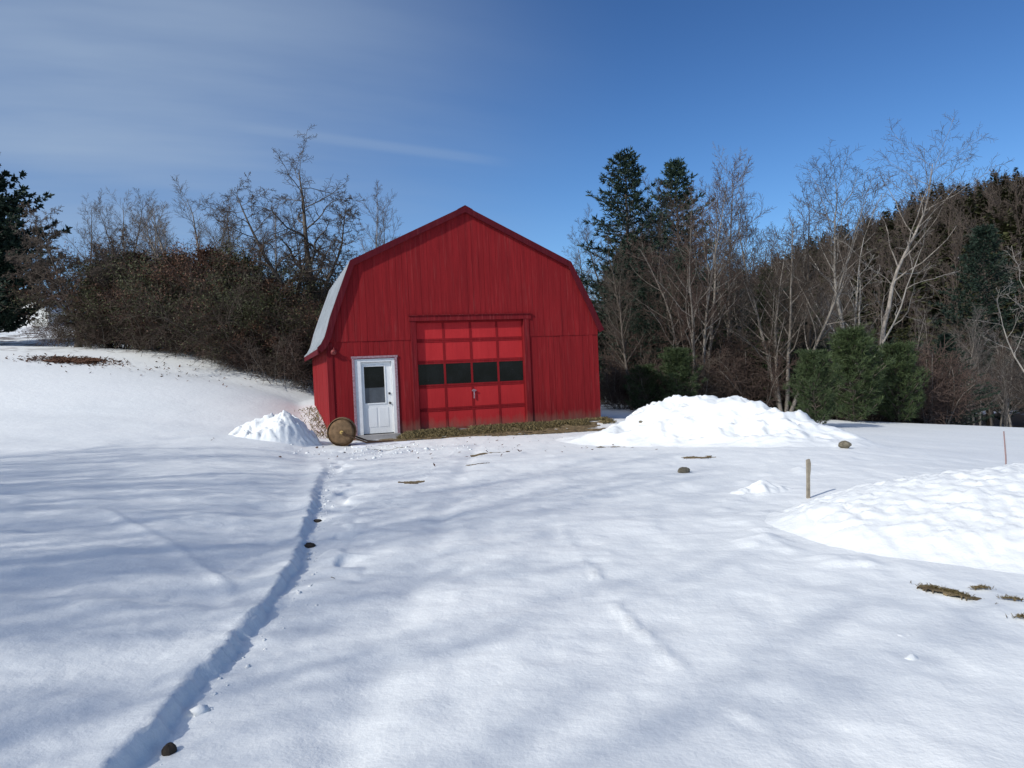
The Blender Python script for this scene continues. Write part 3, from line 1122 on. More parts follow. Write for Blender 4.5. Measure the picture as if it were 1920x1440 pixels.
def fan(n, ln, r, ang0, seed, z=0.0, base=0.25, lo=10):
    rg = np.random.default_rng(seed)
    o = []
    for i in range(n):
        az = 2 * math.pi * i / n + rg.uniform(-0.4, 0.4)
        an = R(rg.uniform(lo, ang0))
        o.append(((math.cos(az) * base * rg.uniform(0.2, 1), math.sin(az) * base * rg.uniform(0.2, 1), z),
                  (math.cos(az) * math.sin(an), math.sin(az) * math.sin(an), math.cos(an)), ln * rg.uniform(0.75, 1.12), r * rg.uniform(0.7, 1.1)))
    return o


# forest bare trees, 10 m at scale 1
FOREST = [tree_meshes('bare_tree', 100 + i, [((0, 0, 0), (0.03 * (i - 2), 0.02 * i, 1), 10.0, 0.13)], spec_forest(), M['bark_grey'] if i % 2 else M['bark_dark'],
                      M[('twig_brown', 'twig_grey', 'twig_brown', 'twig_red', 'twig_brown', 'twig_grey')[i]]) for i in range(6)]
MULTI = [tree_meshes('bare_tree', 200 + i, fan(4, 8.5, 0.10, 20, 300 + i, 0, 0.2, 6), spec_forest(), M['bark_grey'], M['twig_brown'] if i else M['twig_red']) for i in range(2)]
BIRCH = [tree_meshes('birch', 220 + i, [((0, 0, 0), d, 13.3, 0.15)], spec_birch(), M['bark_grey'] if i != 1 else M['bark_pale'], M['twig_brown']) for i, d in enumerate(((0.07, 0, 1), (-0.06, 0.02, 1), (0.05, 0.05, 1)))]
VASE = tree_meshes('bare_tree', 240, fan(5, 9.6, 0.16, 30, 241, 1.2, 0.15, 8) + [((0, 0, 0), (0, 0, 1), 1.6, 0.34)], spec_vase(), M['bark_grey'], M['twig_grey'])
GNARL = tree_meshes('gnarled_tree', 264, [((0, 0, 0), (-0.03, 0, 1), 11.0, 0.25), ((0, 0, 2.0), (-0.62, -0.1, 1), 8.0, 0.15), ((0, 0, 3.4), (0.35, 0.1, 1), 5.6, 0.10)], spec_gnarl(), M['bark_dark'], M['twig_brown'])
WHITE_TOP = tree_meshes('pale_tree', 282, fan(4, 6.2, 0.07, 42, 283, 2.4, 0.15, 16) + [((0, 0, 0), (0, 0, 1), 2.8, 0.12)],
                        {'levels': 4, 'rmin': 0.010, 0: dict(n=7, wob=0.13, up=0.05, tip=0.2, kids=(5, 7), **{'from': 0.2}, ang=42, ratio=0.42, taper=0.3, rr=0.65),
                         1: dict(n=5, wob=0.18, up=0.05, tip=0.3, kids=(4, 5), **{'from': 0.2}, ang=42, ratio=0.45, rr=0.65),
                         2: dict(n=4, wob=0.18, up=0.03, tip=0.5, kids=(3, 4), **{'from': 0.2}, ang=40, ratio=0.45, rr=0.7), 3: dict(n=3, wob=0.15, up=0.02, tip=0.6)},
                        M['bark_pale'], M['twig_pale'])
SHRUB = [tree_meshes('shrub', 320 + i, fan(18, 4.3, 0.032, 56, 330 + i, 0, 0.7, 6), spec_shrub(), M['bark_dark'], M[('twig_brown', 'twig_red', 'twig_brown')[i]], 1) for i in range(3)]
SHRUB_LEAF = [SHRUB[0] + [('leaves', leafify(SHRUB[0], 5, 15000, 0.050, M['needle_olive'], 0.10))],
              SHRUB[1] + [('leaves', leafify(SHRUB[1], 6, 13000, 0.045, M['dead_leaf'], 0.10))],
              SHRUB[2] + [('leaves', leafify(SHRUB[2], 7, 12000, 0.048, M['needle_olive'], 0.12))]]
BRUSH = [tree_meshes('brush', 350 + i, fan(9, 1.9, 0.014, 40, 351 + i, 0, 0.5, 4), spec_shrub(0.02, 0.006), M['bark_grey'], M[('twig_red', 'twig_brown')[i]], 1) for i in range(2)]


# -- conifers
def conifer(name, seed, H, Rmax, base, whorl, per, prof, droop, curl, tuft_len, tuft_w, K, mat, bark, density=1.0, trunk_r=0.2):
    rg = np.random.default_rng(seed)
    segs = []
    p = np.zeros(3)
    nseg = 12
    for i in range(nseg):
        q = np.array([rg.normal(0, 0.02) * H * 0.1, rg.normal(0, 0.02) * H * 0.1, H * (i + 1) / nseg])
        segs.append((p, q, trunk_r * (1 - i / nseg) + 0.012, trunk_r * (1 - (i + 1) / nseg) + 0.010, 0))
        p = q
    tips, tdir = [], []
    z = base * H
    while z < H * 0.985:
        t = (z / H - base) / (1 - base)
        nb = per if t < 0.85 else max(3, per - 1)
        a0 = rg.uniform(0, 6.28)
        side = rg.uniform(0.75, 1.15)
        for j in range(nb):
            az = a0 + 2 * math.pi * j / nb + rg.uniform(-0.3, 0.3)
            ln = Rmax * prof(t) * rg.uniform(0.5, 1.2) * side + 0.12
            d = np.array([math.cos(az), math.sin(az), droop + 0.75 * max(0, t - 0.7) + rg.normal(0, 0.06)])
            d /= np.linalg.norm(d)
            n = max(3, int(ln / 0.35))
            cur, q = d.copy(), np.array([0, 0, z])
            for i in range(n):
                cur = cur + np.array([0, 0, curl / n]) + rg.normal(0, 0.05, 3)
                cur /= np.linalg.norm(cur)
                q2 = q + cur * ln / n
                segs.append((q, q2, 0.010 + 0.022 * (1 - i / n) * ln / 3, 0.008 + 0.018 * (1 - (i + 1) / n) * ln / 3, 0))
                f = (i + 1) / n
                if f > 0.18:
                    sl = (0.16 + 0.42 * ln * 0.5 * (1 - f) + 0.06) * rg.uniform(0.7, 1.2)
                    for sgn in (-1, 1):
                        sd = np.cross(cur, np.array([0, 0, 1.0])) * sgn
                        bd = cur * 0.75 + sd * 0.8 + np.array([0, 0, rg.normal(0.08, 0.12)])
                        bd /= np.linalg.norm(bd)
                        m_ = max(2, int(sl / 0.15 * density))
                        for k in range(m_):
                            tips.append(q2 + bd * sl * (k + 0.6) / m_ + rg.normal(0, 0.02, 3))
                            tdir.append(bd)
                    tips.append(q2)
                    tdir.append(cur)
                q = q2
        z += whorl * (1 - 0.45 * t) * rg.uniform(0.75, 1.25)
    tips, tdir = np.array(tips), np.array(tdir)
    N = len(tips)
    base_p = np.repeat(tips, K, 0)
    dd = np.repeat(tdir, K, 0) + rg.normal(0, 0.55, (N * K, 3)) + np.array([0, 0, 0.12])
    dd /= np.linalg.norm(dd, axis=1, keepdims=True)
    w = np.cross(dd, rg.normal(0, 1, (N * K, 3)))
    w /= np.linalg.norm(w, axis=1, keepdims=True)
    ln = tuft_len * rg.uniform(0.6, 1.25, (N * K, 1))
    V = np.stack([base_p - w * tuft_w * 0.35, base_p + w * tuft_w * 0.35, base_p + dd * ln * 0.6 + w * tuft_w * 0.5, base_p + dd * ln, base_p + dd * ln * 0.55 - w * tuft_w * 0.5], 1).reshape(-1, 3)
    b = (np.arange(N * K) * 5)[:, None]
    F = np.concatenate([b, b + 1, b + 2, b + 3, b + 4], 1)
    Vt, Ft = tubes([s[0] for s in segs], [s[1] for s in segs], [s[2] for s in segs], [s[3] for s in segs], 5)
    return [('trunk', mesh_np(name + '_trunk', Vt, [Ft], bark, True)), ('crown', mesh_np(name + '_crown', V, [F], mat))]


pine_prof = lambda t: (0.55 + 0.45 * min(1, t / 0.2)) * (1 - t) ** 0.82
spruce_prof = lambda t: (0.7 + 0.3 * min(1, t / 0.1)) * (1 - t) ** 0.9
bush_prof = lambda t: (0.75 + 0.25 * min(1, t / 0.25)) * (1 - t) ** 0.6
PINE = [conifer('pine', 400 + i, 11.8, 4.3, 0.05, 0.47, 6, pine_prof, 0.04, 0.50, 0.22, 0.040, 6, M['needle_blue'], M['bark_dark']) for i in range(3)]
SPRUCE = [conifer('spruce', 420 + i, 10.0, 2.3, 0.04, 0.42, 6, spruce_prof, -0.12, 0.30, 0.15, 0.055, 4, M['needle_olive'] if i else M['needle_green'], M['bark_dark'], 0.9) for i in range(2)]
YOUNG = [conifer('young_pine', 440 + i, 2.6, 1.15, 0.03, 0.19, 6, bush_prof, 0.30, 0.6, 0.17, 0.013, 12, M['needle_green'], M['bark_dark'], 1.2, 0.04) for i in range(2)]
DARKCON = conifer('dark_conifer', 460, 9.0, 3.3, 0.10, 0.30, 9, lambda t: (1 - t ** 1.6) ** 0.8, 0.10, 0.5, 0.20, 0.075, 7, M['needle_blue'], M['bark_dark'], 1.1, 0.25)

GF = 'bare trees filling the wood right of the barn'
# --- right of the barn, the ones that can be told apart
place_tree(PINE[0], 'pine_tree', 'tall dark pine with spreading tiers just right of the barn roof', 'tree', 5.75, 36.0, 1.0, 0.4, sx=1.08)
place_tree(PINE[1], 'pine_tree', 'second tall pine, its top showing behind a brown bare crown', 'tree', 9.0, 40.0, 1.07, 2.0)
place_tree(MULTI[0], 'bare_tree', 'bare tree with low grey limbs in front of the tall pines', 'tree', 7.4, 30.0, 0.98, 0.6)
place_tree(FOREST[1], 'bare_tree', 'slim straight bare tree with fine top between pine and birches', 'tree', 9.0, 32.0, 1.0, 1.1, sx=0.75)
place_tree(MULTI[1], 'bare_tree', 'several stemmed grey bare tree rising behind the small pine', 'tree', 10.3, 29.0, 0.92, 2.2)
place_tree(BIRCH[0], 'birch_tree', 'tall leaning pale birch with the highest round crown against the sky', 'tree', 16.4, 34.0, 1.02, 0.0)
place_tree(BIRCH[1], 'birch_tree', 'pale birch left of the tallest one, crown against the sky', 'tree', 15.4, 34.5, 0.86, 0.0, sx=0.95)
place_tree(WHITE_TOP, 'bare_tree', 'small tree with whitish forked branches below the birches', 'tree', 14.2, 31.0, 0.90, 0.3)
place_tree(YOUNG[0], 'young_pine', 'small green pine standing alone at the edge of the snow', 'tree', 9.35, 23.6, 0.88, 0.2, sx=0.80)
place_tree(YOUNG[1], 'young_pine', 'widest green young pine behind the lone small one', 'tree', 12.3, 27.5, 1.22, 1.0, sx=1.25)
place_tree(YOUNG[0], 'young_pine', 'green young pine at the right end of the evergreen clump', 'tree', 14.4, 28.5, 1.10, 2.1, sx=1.05)
place_tree(YOUNG[1], 'young_pine', 'low green pine between snow bank and barn', 'tree', 6.0, 27.6, 0.85, 3.0, sx=0.9)
place_tree(YOUNG[0], 'young_pine', 'low olive pine beside the barn wall', 'tree', 4.9, 28.4, 0.66, 4.0, sx=0.75)
place_tree(PINE[2], 'pine_tree', 'dark pine standing out on the right hillside below the ridge', 'tree', 37.5, 60.0, 1.35, 1.0, sx=1.5)
place_tree(WHITE_TOP, 'bare_tree', 'bare tree with pale spreading branches at the right edge', 'tree', 26.6, 38.0, 0.95, 2.4)
place_tree(FOREST[5], 'bare_tree', 'tallest grey bare tree, cut by the right edge of the view', 'tree', 31.0, 40.0, 1.45, 0.5)
place_tree(FOREST[2], 'bare_tree', 'thin bare tree directly right of the barn eave', 'tree', 4.6, 29.5, 0.55, 0.5)
place_tree(FOREST[0], 'bare_tree', 'pale stemmed bare tree leaning at the left of the evergreen clump', 'tree', 11.4, 30.5, 0.85, 2.5, tilt=(0, -0.10))

# --- wood behind them
rg = np.random.default_rng(77)
GC = 'dark conifers filling the wood right of the barn'
k = 0
for i in range(150):
    y = 31 + 34 * (i / 150) ** 0.9 + rg.uniform(-1, 1)
    u = rg.uniform(0.10, 0.74) if i % 4 else rg.uniform(0.10, 0.5)
    if u > 0.57:
        y = max(y, 43 + 6 * rg.uniform())
    x = u * y
    top = np.interp(u, [0.1, 0.16, 0.3, 0.40, 0.46, 0.74], [5.5, 8.2, 8.4, 6.9, 5.4, 5.2]) * (y / 34)
    if (i % 5 in (1, 3) and u < 0.57) or (i % 7 == 2 and u < 0.46):
        hgt = top * rg.uniform(0.62, 0.92)
        ms, h0 = (PINE[k % 3], 11.8) if k % 2 else (SPRUCE[(k // 2) % 2], 10.0)
        place_tree(ms, 'conifer', 'dark conifer among the bare trunks of the right hand wood', 'tree', x, y, hgt / h0, rg.uniform(0, 6.28), GC, sx=max(0.62, hgt / h0))
        k += 1
    else:
        hgt = top * rg.uniform(0.75, 1.08)
        place_tree(FOREST[int(rg.integers(0, 6))], 'bare_tree', 'brown leafless tree crowded in the right hand wood', 'tree', x, y, hgt / 10.0, rg.uniform(0, 6.28), GF, tilt=(rg.normal(0, 0.04), rg.normal(0, 0.05)))
# undergrowth along the edge of the wood
for i in range(38):
    u = rg.uniform(0.12, 0.57)
    y = 28.5 + rg.uniform(0, 5) + (1.5 if u > 0.4 else 0)
    place_tree(BRUSH[i % 2], 'brush', 'low leafless brush at the edge of the right hand wood', 'shrub', u * y, y, rg.uniform(0.7, 1.5), rg.uniform(0, 6.28), 'brush along the edge of the wood')

# --- left of the barn
place_tree(DARKCON, 'conifer', 'big dark evergreen cut by the left edge of the view', 'tree', -26.6, 38.0, 1.14, 0.4, sx=1.3)
place_tree(DARKCON, 'conifer', 'lower dark evergreen right of the biggest one at the left edge', 'tree', -25.7, 38.2, 0.80, 2.4, sx=0.60)
place_tree(VASE, 'bare_tree', 'wide fan shaped bare tree behind the thicket, left of the gnarled one', 'tree', -19.8, 48.0, 0.74, 0.2, sx=1.2)
place_tree(GNARL, 'gnarled_tree', 'big dark gnarled bare tree just left of the barn roof', 'tree', -8.45, 34.0, 0.84, 0.0, sx=0.98)
place_tree(FOREST[3], 'bare_tree', 'slender bare tree between the gnarled tree and the barn roof', 'tree', -7.8, 45.0, 1.0, 0.9, sx=0.8)
place_tree(FOREST[4], 'bare_tree', 'slim bare tree close against the left slope of the barn roof', 'tree', -6.9, 44.0, 0.92, 3.9, sx=0.7)
for i, (x, y, s) in enumerate([(-31, 57, 0.92), (-29.3, 58, 0.96), (-27.6, 56, 0.90), (-26, 57, 0.86), (-30, 60, 1.0), (-28.4, 60, 0.98), (-24.6, 55, 0.72)]):
    place_tree(FOREST[i % 6], 'bare_tree', 'fuzzy grey bare tree in the row behind the left thicket', 'tree', x, y, s, i * 1.3, 'bare trees in the row behind the left thicket')
for i, (x, y, s) in enumerate([(-13.4, 40, 0.72), (-11.8, 39, 0.75), (-10.4, 41, 0.8), (-9.4, 37, 0.6), (-15.4, 43, 0.8), (-17.5, 46, 0.75)]):
    place_tree(FOREST[(i + 2) % 6], 'bare_tree', 'thin bare tree between the thicket and the gnarled tree', 'tree', x, y, s, i * 1.7, 'thin bare trees behind the thicket')
thick = [(-17.2, 34.0, 1.02, 0), (-15.4, 33.6, 1.12, 1), (-14.0, 34.2, 1.22, 0), (-12.6, 33.2, 1.16, 1), (-11.3, 32.4, 1.12, 0), (-10.0, 31.8, 0.98, 2),
         (-9.1, 31.6, 0.78, 1), (-18.5, 36.5, 1.2, 1), (-16.0, 36.2, 1.18, 2), (-13.2, 36.0, 1.3, 0), (-11.0, 35.0, 1.1, 2), (-8.7, 33.5, 0.85, 0), (-7.9, 31.9, 0.62, 2)]
for i, (x, y, s, kk) in enumerate(thick):
    place_tree(SHRUB_LEAF[kk], 'shrub', sx=s * 0.95, s=s * 0.80, label=('olive tinged dense shrub in the thicket left of the barn', 'reddish brown dense shrub in the thicket left of the barn', 'brown tangled shrub in the thicket left of the barn')[kk],
               cat='shrub', x=x, y=y, rz=i * 1.1, group=('olive shrubs of the thicket', 'reddish shrubs of the thicket', 'brown shrubs of the thicket')[kk])
for i in range(14):
    x = -20 + i * 0.95 + rg.uniform(-0.4, 0.4)
    y = np.interp(x, [-20, -14, -10, -7.5], [33.2, 32.2, 30.3, 29.6]) + rg.uniform(0, 0.8)
    place_tree(BRUSH[i % 2], 'brush', 'low leafless brush along the foot of the left thicket', 'shrub', x, y, rg.uniform(0.5, 1.0), rg.uniform(0, 6.28), 'brush along the foot of the left thicket')

CRAB = tree_meshes('bare_tree', 270, [((0, 0, 0), (0.05, 0, 1), 2.6, 0.17)] + fan(7, 4.0, 0.09, 72, 271, 1.3, 0.1, 30), spec_gnarl(), M['bark_dark'], M['twig_brown'])
place_tree(CRAB, 'bare_tree', 'low dark spreading tree arching over the gap where the white shed shows', 'tree', -18.9, 33.4, 1.05, 0.0)
CEDAR = [conifer('juniper', 470 + i, 4.6, 1.9, 0.04, 0.24, 9, lambda t: (1 - t ** 2.2) ** 0.7, 0.35, 0.5, 0.13, 0.035, 6, M[('needle_olive', 'dead_leaf')[i]], M['bark_dark'], 1.3, 0.09) for i in range(2)]
for i, (x, y, s) in enumerate([(-18.4, 35.2, 0.84), (-17.0, 35.0, 0.92), (-15.0, 34.6, 0.92), (-13.4, 34.6, 0.98), (-11.8, 33.8, 0.92), (-10.6, 33.2, 0.74)]):
    place_tree(CEDAR[i % 2], 'juniper', ('dense round topped olive evergreen standing inside the left thicket', 'dense round topped russet evergreen standing inside the left thicket')[i % 2], 'tree', x, y, s, i * 1.2,
               ('olive evergreens inside the thicket', 'russet evergreens inside the thicket')[i % 2])

# --- trees beside and behind the photographer, whose shadows stripe the snow
SPEC_SH = spec_vase()
SPEC_SH[1]['kids'], SPEC_SH[2]['kids'] = (7, 9), (5, 6)
BIGSH = tree_meshes('bare_tree', 501, [((0, 0, 0), (0.02, 0.03, 1), 15.0, 0.19)] + fan(4, 11.0, 0.105, 40, 502, 3.6, 0.1, 16), SPEC_SH, M['bark_grey'], M['twig_grey'])
for i, (x, y, s) in enumerate([(-19.0, -9.5, 1.10), (-23.0, -2.5, 1.1), (-16.5, -3.5, 0.95), (-26.5, -9.0, 1.25), (-18.5, -15.5, 0.95), (-13.5, -1.5, 0.78), (-15.0, -7.5, 0.80), (-21.0, 2.0, 0.9), (-24.0, -6.0, 1.15), (-20.0, -0.5, 1.0)]):
    place_tree(BIGSH, 'bare_tree', 'tall bare yard tree left of the viewpoint casting shadows over the snow', 'tree', x, y, s, i * 1.9, 'yard trees that shade the snow')

for i, (x, y, s) in enumerate([(-7.5, -27, 0.9), (-2.5, -31, 1.0), (3.5, -29, 0.95), (9.0, -32, 1.1), (15, -28, 0.9)]):
    place_tree(PINE[i % 3], 'pine_tree', 'dark pine standing far behind the viewpoint, mirrored in the barn windows', 'tree', x, y, s, i * 1.3, 'pines behind the viewpoint')

# --- the far wood on the hill, one mass
def far_wood():
    rg = np.random.default_rng(900)
    kinds = []
    simp = {'levels': 3, 'rmin': 0.035, 0: dict(n=4, wob=0.05, up=0.04, tip=0.2, kids=(9, 11), **{'from': 0.3}, ang=38, ratio=0.36, rr=0.5),
            1: dict(n=2, wob=0.1, up=0.08, tip=0.4, kids=(5, 7), **{'from': 0.15}, ang=36, ratio=0.5, rr=0.7), 2: dict(n=1, wob=0.1, up=0.05, tip=0.7)}
    for i in range(4):
        o = []
        grow(np.random.default_rng(910 + i), (0, 0, 0), np.array([0.03 * i, 0, 1.0]), 12.5, 0.16, 0, simp, o)
        kinds.append(tubes([s[0] for s in o], [s[1] for s in o], [s[2] for s in o], [s[3] for s in o], 3))
    Vs, Fs, off = [], [], 0
    Vc, Fc, offc = [], [], 0
    for i in range(2000):
        y = 92 + 165 * rg.uniform() ** 0.8
        x = y * rg.uniform(0.22, 0.78)
        z = float(hill_h(np.array(x), np.array(y)))
        if rg.uniform() < 0.60 - 0.25 * smooth(y, 150, 190):
            V, F = kinds[int(rg.integers(0, 4))]
            a = rg.uniform(0, 6.28)
            s = rg.uniform(0.55, 0.95)
            ca, sa = math.cos(a) * s, math.sin(a) * s
            P = np.stack([V[:, 0] * ca - V[:, 1] * sa + x, V[:, 0] * sa + V[:, 1] * ca + y, V[:, 2] * s + z - 0.3], -1)
            Vs.append(P)
            Fs.append(F + off)
            off += len(V)
        else:
            H = rg.uniform(6, 12.5)
            n = 190
            t = rg.uniform(0.08, 1, n) ** 0.8
            az = rg.uniform(0, 6.28, n)
            rad = (1 - t) * H * 0.22 + 0.15
            c = np.stack([x + np.cos(az) * rad * 0.35, y + np.sin(az) * rad * 0.35, z + t * H], -1)
            tip = np.stack([x + np.cos(az) * rad * rg.uniform(0.8, 1.2, n), y + np.sin(az) * rad * rg.uniform(0.8, 1.2, n), z + t * H - 0.25 * rad + 0.1], -1)
            wv = np.stack([-np.sin(az), np.cos(az), rg.normal(0, 0.3, n)], -1) * 0.5
            P = np.stack([c + wv * 0.4, tip + wv, tip + (tip - c) * 0.35, tip - wv, c - wv * 0.4], 1).reshape(-1, 3)
            Vc.append(P)
            Fc.append(np.arange(n * 5).reshape(-1, 5) + offc)
            offc += n * 5
    a = link('far_wood', mesh_np('far_wood', np.concatenate(Vs), [np.concatenate(Fs)], M['twig_far'], False))
    tag(a, 'brown leafless wood covering the hillside at the right', 'forest', None, 'stuff')
    b_ = link('far_conifers', mesh_np('far_conifers', np.concatenate(Vc), [np.concatenate(Fc)], M['needle_olive'], False))
    tag(b_, 'dark evergreens scattered over the hillside and along its ridge', 'forest', None, 'stuff')


far_wood()

# ------------------------------------------------------------------ white shed behind the thicket
sx_, sy_ = -44.0, 70.0
shed = thing('shed', 'small white gabled shed glimpsed behind the thicket at far left', 'shed', (sx_, sy_, tz(sx_, sy_) - 0.1), R(-8))
m = MB()
m.prism_y([(-2.0, 0), (2.0, 0), (2.0, 1.5), (0, 3.35), (-2.0, 1.5)], 0, 6)
m.build('wall', M['clap'], shed)
m = MB()
m.strip_y([(-2.35, 1.28), (0, 3.50), (2.35, 1.28)], [(-2.3, 1.18), (0, 3.36), (2.3, 1.18)], -0.3, 6.3)
m.build('roof', M['snow_pile'], shed)
m = MB()
m.box(-0.6, 0.6, -0.03, -0.002, 0, 1.6)
m.build('door', M['white_frame'], shed)

# ------------------------------------------------------------------ wood pile behind the barn's left corner
wp = Vector((-8.75, 32.6, 0))
wpz = tz(wp.x, wp.y)
pile = thing('wood_pile', 'heap of split logs under snow behind the left barn corner', 'wood pile', (wp.x, wp.y, wpz), BTH)
rgp = random.Random(9)
for i in range(12):
    row, c_ = divmod(i, 4)
    m = MB()
    cx, cz = -0.36 + c_ * 0.23 + row * 0.02 + rgp.uniform(-0.03, 0.03), 0.10 + row * 0.2
    m.tube([(cx, -0.25, cz), (cx + rgp.uniform(-0.05, 0.05), 0.25, cz + rgp.uniform(-0.02, 0.02))], rgp.uniform(0.085, 0.115), 7)
    m.build('log', M['log'], pile)
u, v = np.meshgrid(np.linspace(-0.55, 0.55, 30), np.linspace(-0.5, 0.5, 22))
hh = 1.00 - 0.30 * (u / 0.55) ** 4 - 0.2 * (v / 0.5) ** 4 + 0.10 * fbm(u * 3, v * 3, 3, 77)
q = np.arange(u.size).reshape(u.shape)
Q = np.stack([q[:-1, :-1], q[:-1, 1:], q[1:, 1:], q[1:, :-1]], -1).reshape(-1, 4)
so_ = link('snow_cap', mesh_np('snow_cap', np.stack([u, v, hh], -1).reshape(-1, 3), [Q], M['snow_pile'], True), pile)
sm_ = so_.modifiers.new('thick', 'SOLIDIFY')
sm_.thickness = 0.16
sm_.offset = -1

# ------------------------------------------------------------------ stakes and stones
m = MB()
x, y = 3.33, 8.7
z = tz(x, y)
ang = 0.02
prof = [(-0.022, 0), (-0.019, 0.20), (-0.020, 0.33), (-0.023, 0.44), (0.016, 0.45), (0.028, 0.40), (0.025, 0.32), (0.017, 0.25), (0.017, 0.1), (0.019, 0)]
m.prism_y([(a, b - 0.15 if b == 0 else b) for a, b in prof], -0.014, 0.014)
st = m.build('stake', M['stake_wood'], None, bevel=0.003)
st.location = (x, y, z)
st.rotation_euler = (0, R(2), R(8))
tag(st, 'short weathered wooden stake standing in the snow beside the right bank', 'stake')
m = MB()
m.tube([(0, 0, -0.3), (0.004, 0, 0.3), (-0.012, 0, 0.66)], [0.011, 0.011, 0.009], 8)
x, y = 7.08, 11.0
rd = m.build('rod', M['rod_red'], None)
rd.location = (x, y, tz(x, y) - 0.10)
tag(rd, 'thin reddish marker rod upright in the snow at the right edge', 'marker rod')


def stone(name, label, cat, x, y, sx, sy, sz, seed, mat, dz=0.0, rz=0.0):
    rg = np.random.default_rng(seed)
    n, mm = 14, 9
    V, F = [], []
    for i in range(mm + 1):
        th = math.pi * i / mm
        for j in range(n):
            ph = 2 * math.pi * j / n
            d = np.array([math.sin(th) * math.cos(ph), math.sin(th) * math.sin(ph), math.cos(th)])
            r = 1 + 0.30 * float(fbm(np.array(d[0] * 1.6 + d[2] + seed), np.array(d[1] * 1.6 - d[2]), 3, seed))
            V.append(d * r * np.array([sx, sy, sz]))
    for i in range(mm):
        for j in range(n):
            F.append((i * n + j, i * n + (j + 1) % n, (i + 1) * n + (j + 1) % n, (i + 1) * n + j))
    o = link(name, mesh_np(name, np.array(V), [np.array(F)], mat, False))
    o.location = (x, y, tz(x, y) + dz)
    o.rotation_euler = (0, 0, rz)
    return tag(o, label, cat)


stone('clod', 'dark clod of earth lying on the snow in the middle of the yard', 'clod', 2.48, 11.2, 0.10, 0.07, 0.055, 3, M['stone'], 0.03, 0.4)
stone('stone', 'grey stone at the right tip of the long snow bank', 'stone', 5.80, 13.4, 0.11, 0.08, 0.065, 5, M['stone'], 0.06, -0.5)
stone('clod', 'dark lump caught on the slope of the long snow bank', 'clod', 3.0, 18.0, 0.075, 0.06, 0.05, 8, M['stone'], 0.42)
stone('clod', 'dark clod at the foot of the snow cut nearest the viewer', 'clod', -1.56, 3.29, 0.030, 0.030, 0.030, 9, M['clod'], 0.012, 0.3)
stone('clod', 'black clod in the trodden line halfway to the barn', 'clod', -2.02, 7.33, 0.060, 0.055, 0.035, 10, M['clod'], 0.01)
stone('clod', 'small clod behind the black one in the trodden line', 'clod', -2.28, 8.64, 0.05, 0.05, 0.025, 11, M['clod'], 0.005)


# ------------------------------------------------------------------ bare patches, dead leaves and dry grass (uncountable)
def patch(name, label, cat, cx, cy, rx, ry, ang, seed, mat, thr=0.0, res=0.03, lift=0.012, freq=1.6):
    n, mm = max(6, int(2 * rx / res)), max(6, int(2 * ry / res))
    u, v = np.meshgrid(np.linspace(-rx, rx, n), np.linspace(-ry, ry, mm))
    ca, sa = math.cos(ang), math.sin(ang)
    X, Y = cx + u * ca - v * sa, cy + u * sa + v * ca
    f = 1 - ((u / rx) ** 2 + (v / ry) ** 2) + 0.9 * fbm(X * freq + seed, Y * freq * 1.5, 4, seed) - thr
    Z = terrain(X, Y) + lift + 0.02 * fbm(X * 9, Y * 9, 3, seed) - 0.03 * (f < 0.06)
    q = np.arange(X.size).reshape(X.shape)
    Q = np.stack([q[:-1, :-1], q[:-1, 1:], q[1:, 1:], q[1:, :-1]], -1).reshape(-1, 4)
    Q = Q[(f.ravel()[Q] > 0).all(1)]
    if not len(Q):
        return None
    used, inv = np.unique(Q.ravel(), return_inverse=True)
    o = link(name, mesh_np(name, np.stack([X, Y, Z], -1).reshape(-1, 3)[used], [inv.reshape(-1, 4)], mat, False))
    return tag(o, label, cat, None, 'stuff')


def blades(name, label, cat, pts, hgt, wid, seed, mat, flat=0.6):
    rg = np.random.default_rng(seed)
    pts = np.asarray(pts, float)
    n = len(pts)
    z = terrain(pts[:, 0], pts[:, 1]) + 0.008
    P = np.stack([pts[:, 0], pts[:, 1], z], -1)
    az = rg.uniform(0, 6.28, n)
    lean = rg.uniform(0.1, 1.0, n) ** 0.7 * flat
    h = hgt * rg.uniform(0.4, 1.2, n)
    d = np.stack([np.cos(az) * lean, np.sin(az) * lean, np.sqrt(np.maximum(0.02, 1 - lean ** 2))], -1) * h[:, None]
    w = np.stack([-np.sin(az), np.cos(az), 0 * az], -1) * wid * rg.uniform(0.6, 1.3, (n, 1))
    mid = P + d * 0.55
    tip = P + d + np.stack([np.cos(az), np.sin(az), -0.5 + 0 * az], -1) * (h * 0.25)[:, None]
    V = np.stack([P - w, P + w, mid + w * 0.7, tip, mid - w * 0.7], 1).reshape(-1, 3)
    F = np.arange(n * 5).reshape(-1, 5)
    o = link(name, mesh_np(name, V, [F], mat))
    return tag(o, label, cat, None, 'stuff')


rgb = np.random.default_rng(55)
c = bpt(4.7, -0.62)
patch('bare_soil', 'brown strip of thawed soil and flattened grass along the barn front', 'soil', c.x, c.y, 3.5, 0.80, BTH, 3, M['soil'], -0.2, 0.03, 0.015, 1.2)
c = bpt(6.0, -1.75)
patch('bare_soil', 'second strip of bare brown ground farther from the barn front', 'soil', c.x, c.y, 1.9, 0.42, BTH - 0.03, 7, M['soil'], 0.0, 0.03, 0.015)
pp = []
for _ in range(14000):
    a, dd_ = rgb.uniform(1.8, 8.3), -abs(rgb.normal(0, 0.42)) - 0.06
    lim = 0.95 if a < 6 else 0.7
    if -dd_ > lim:
        continue
    q_ = bpt(a, dd_)
    if vnoise(np.array(q_.x * 2), np.array(q_.y * 2), 5) > 0.25:
        pp.append((q_.x, q_.y))
blades('dry_grass', 'dry straw coloured grass along the foot of the barn front', 'grass', pp, 0.12, 0.006, 5, M['straw'], 0.95)
pp = []
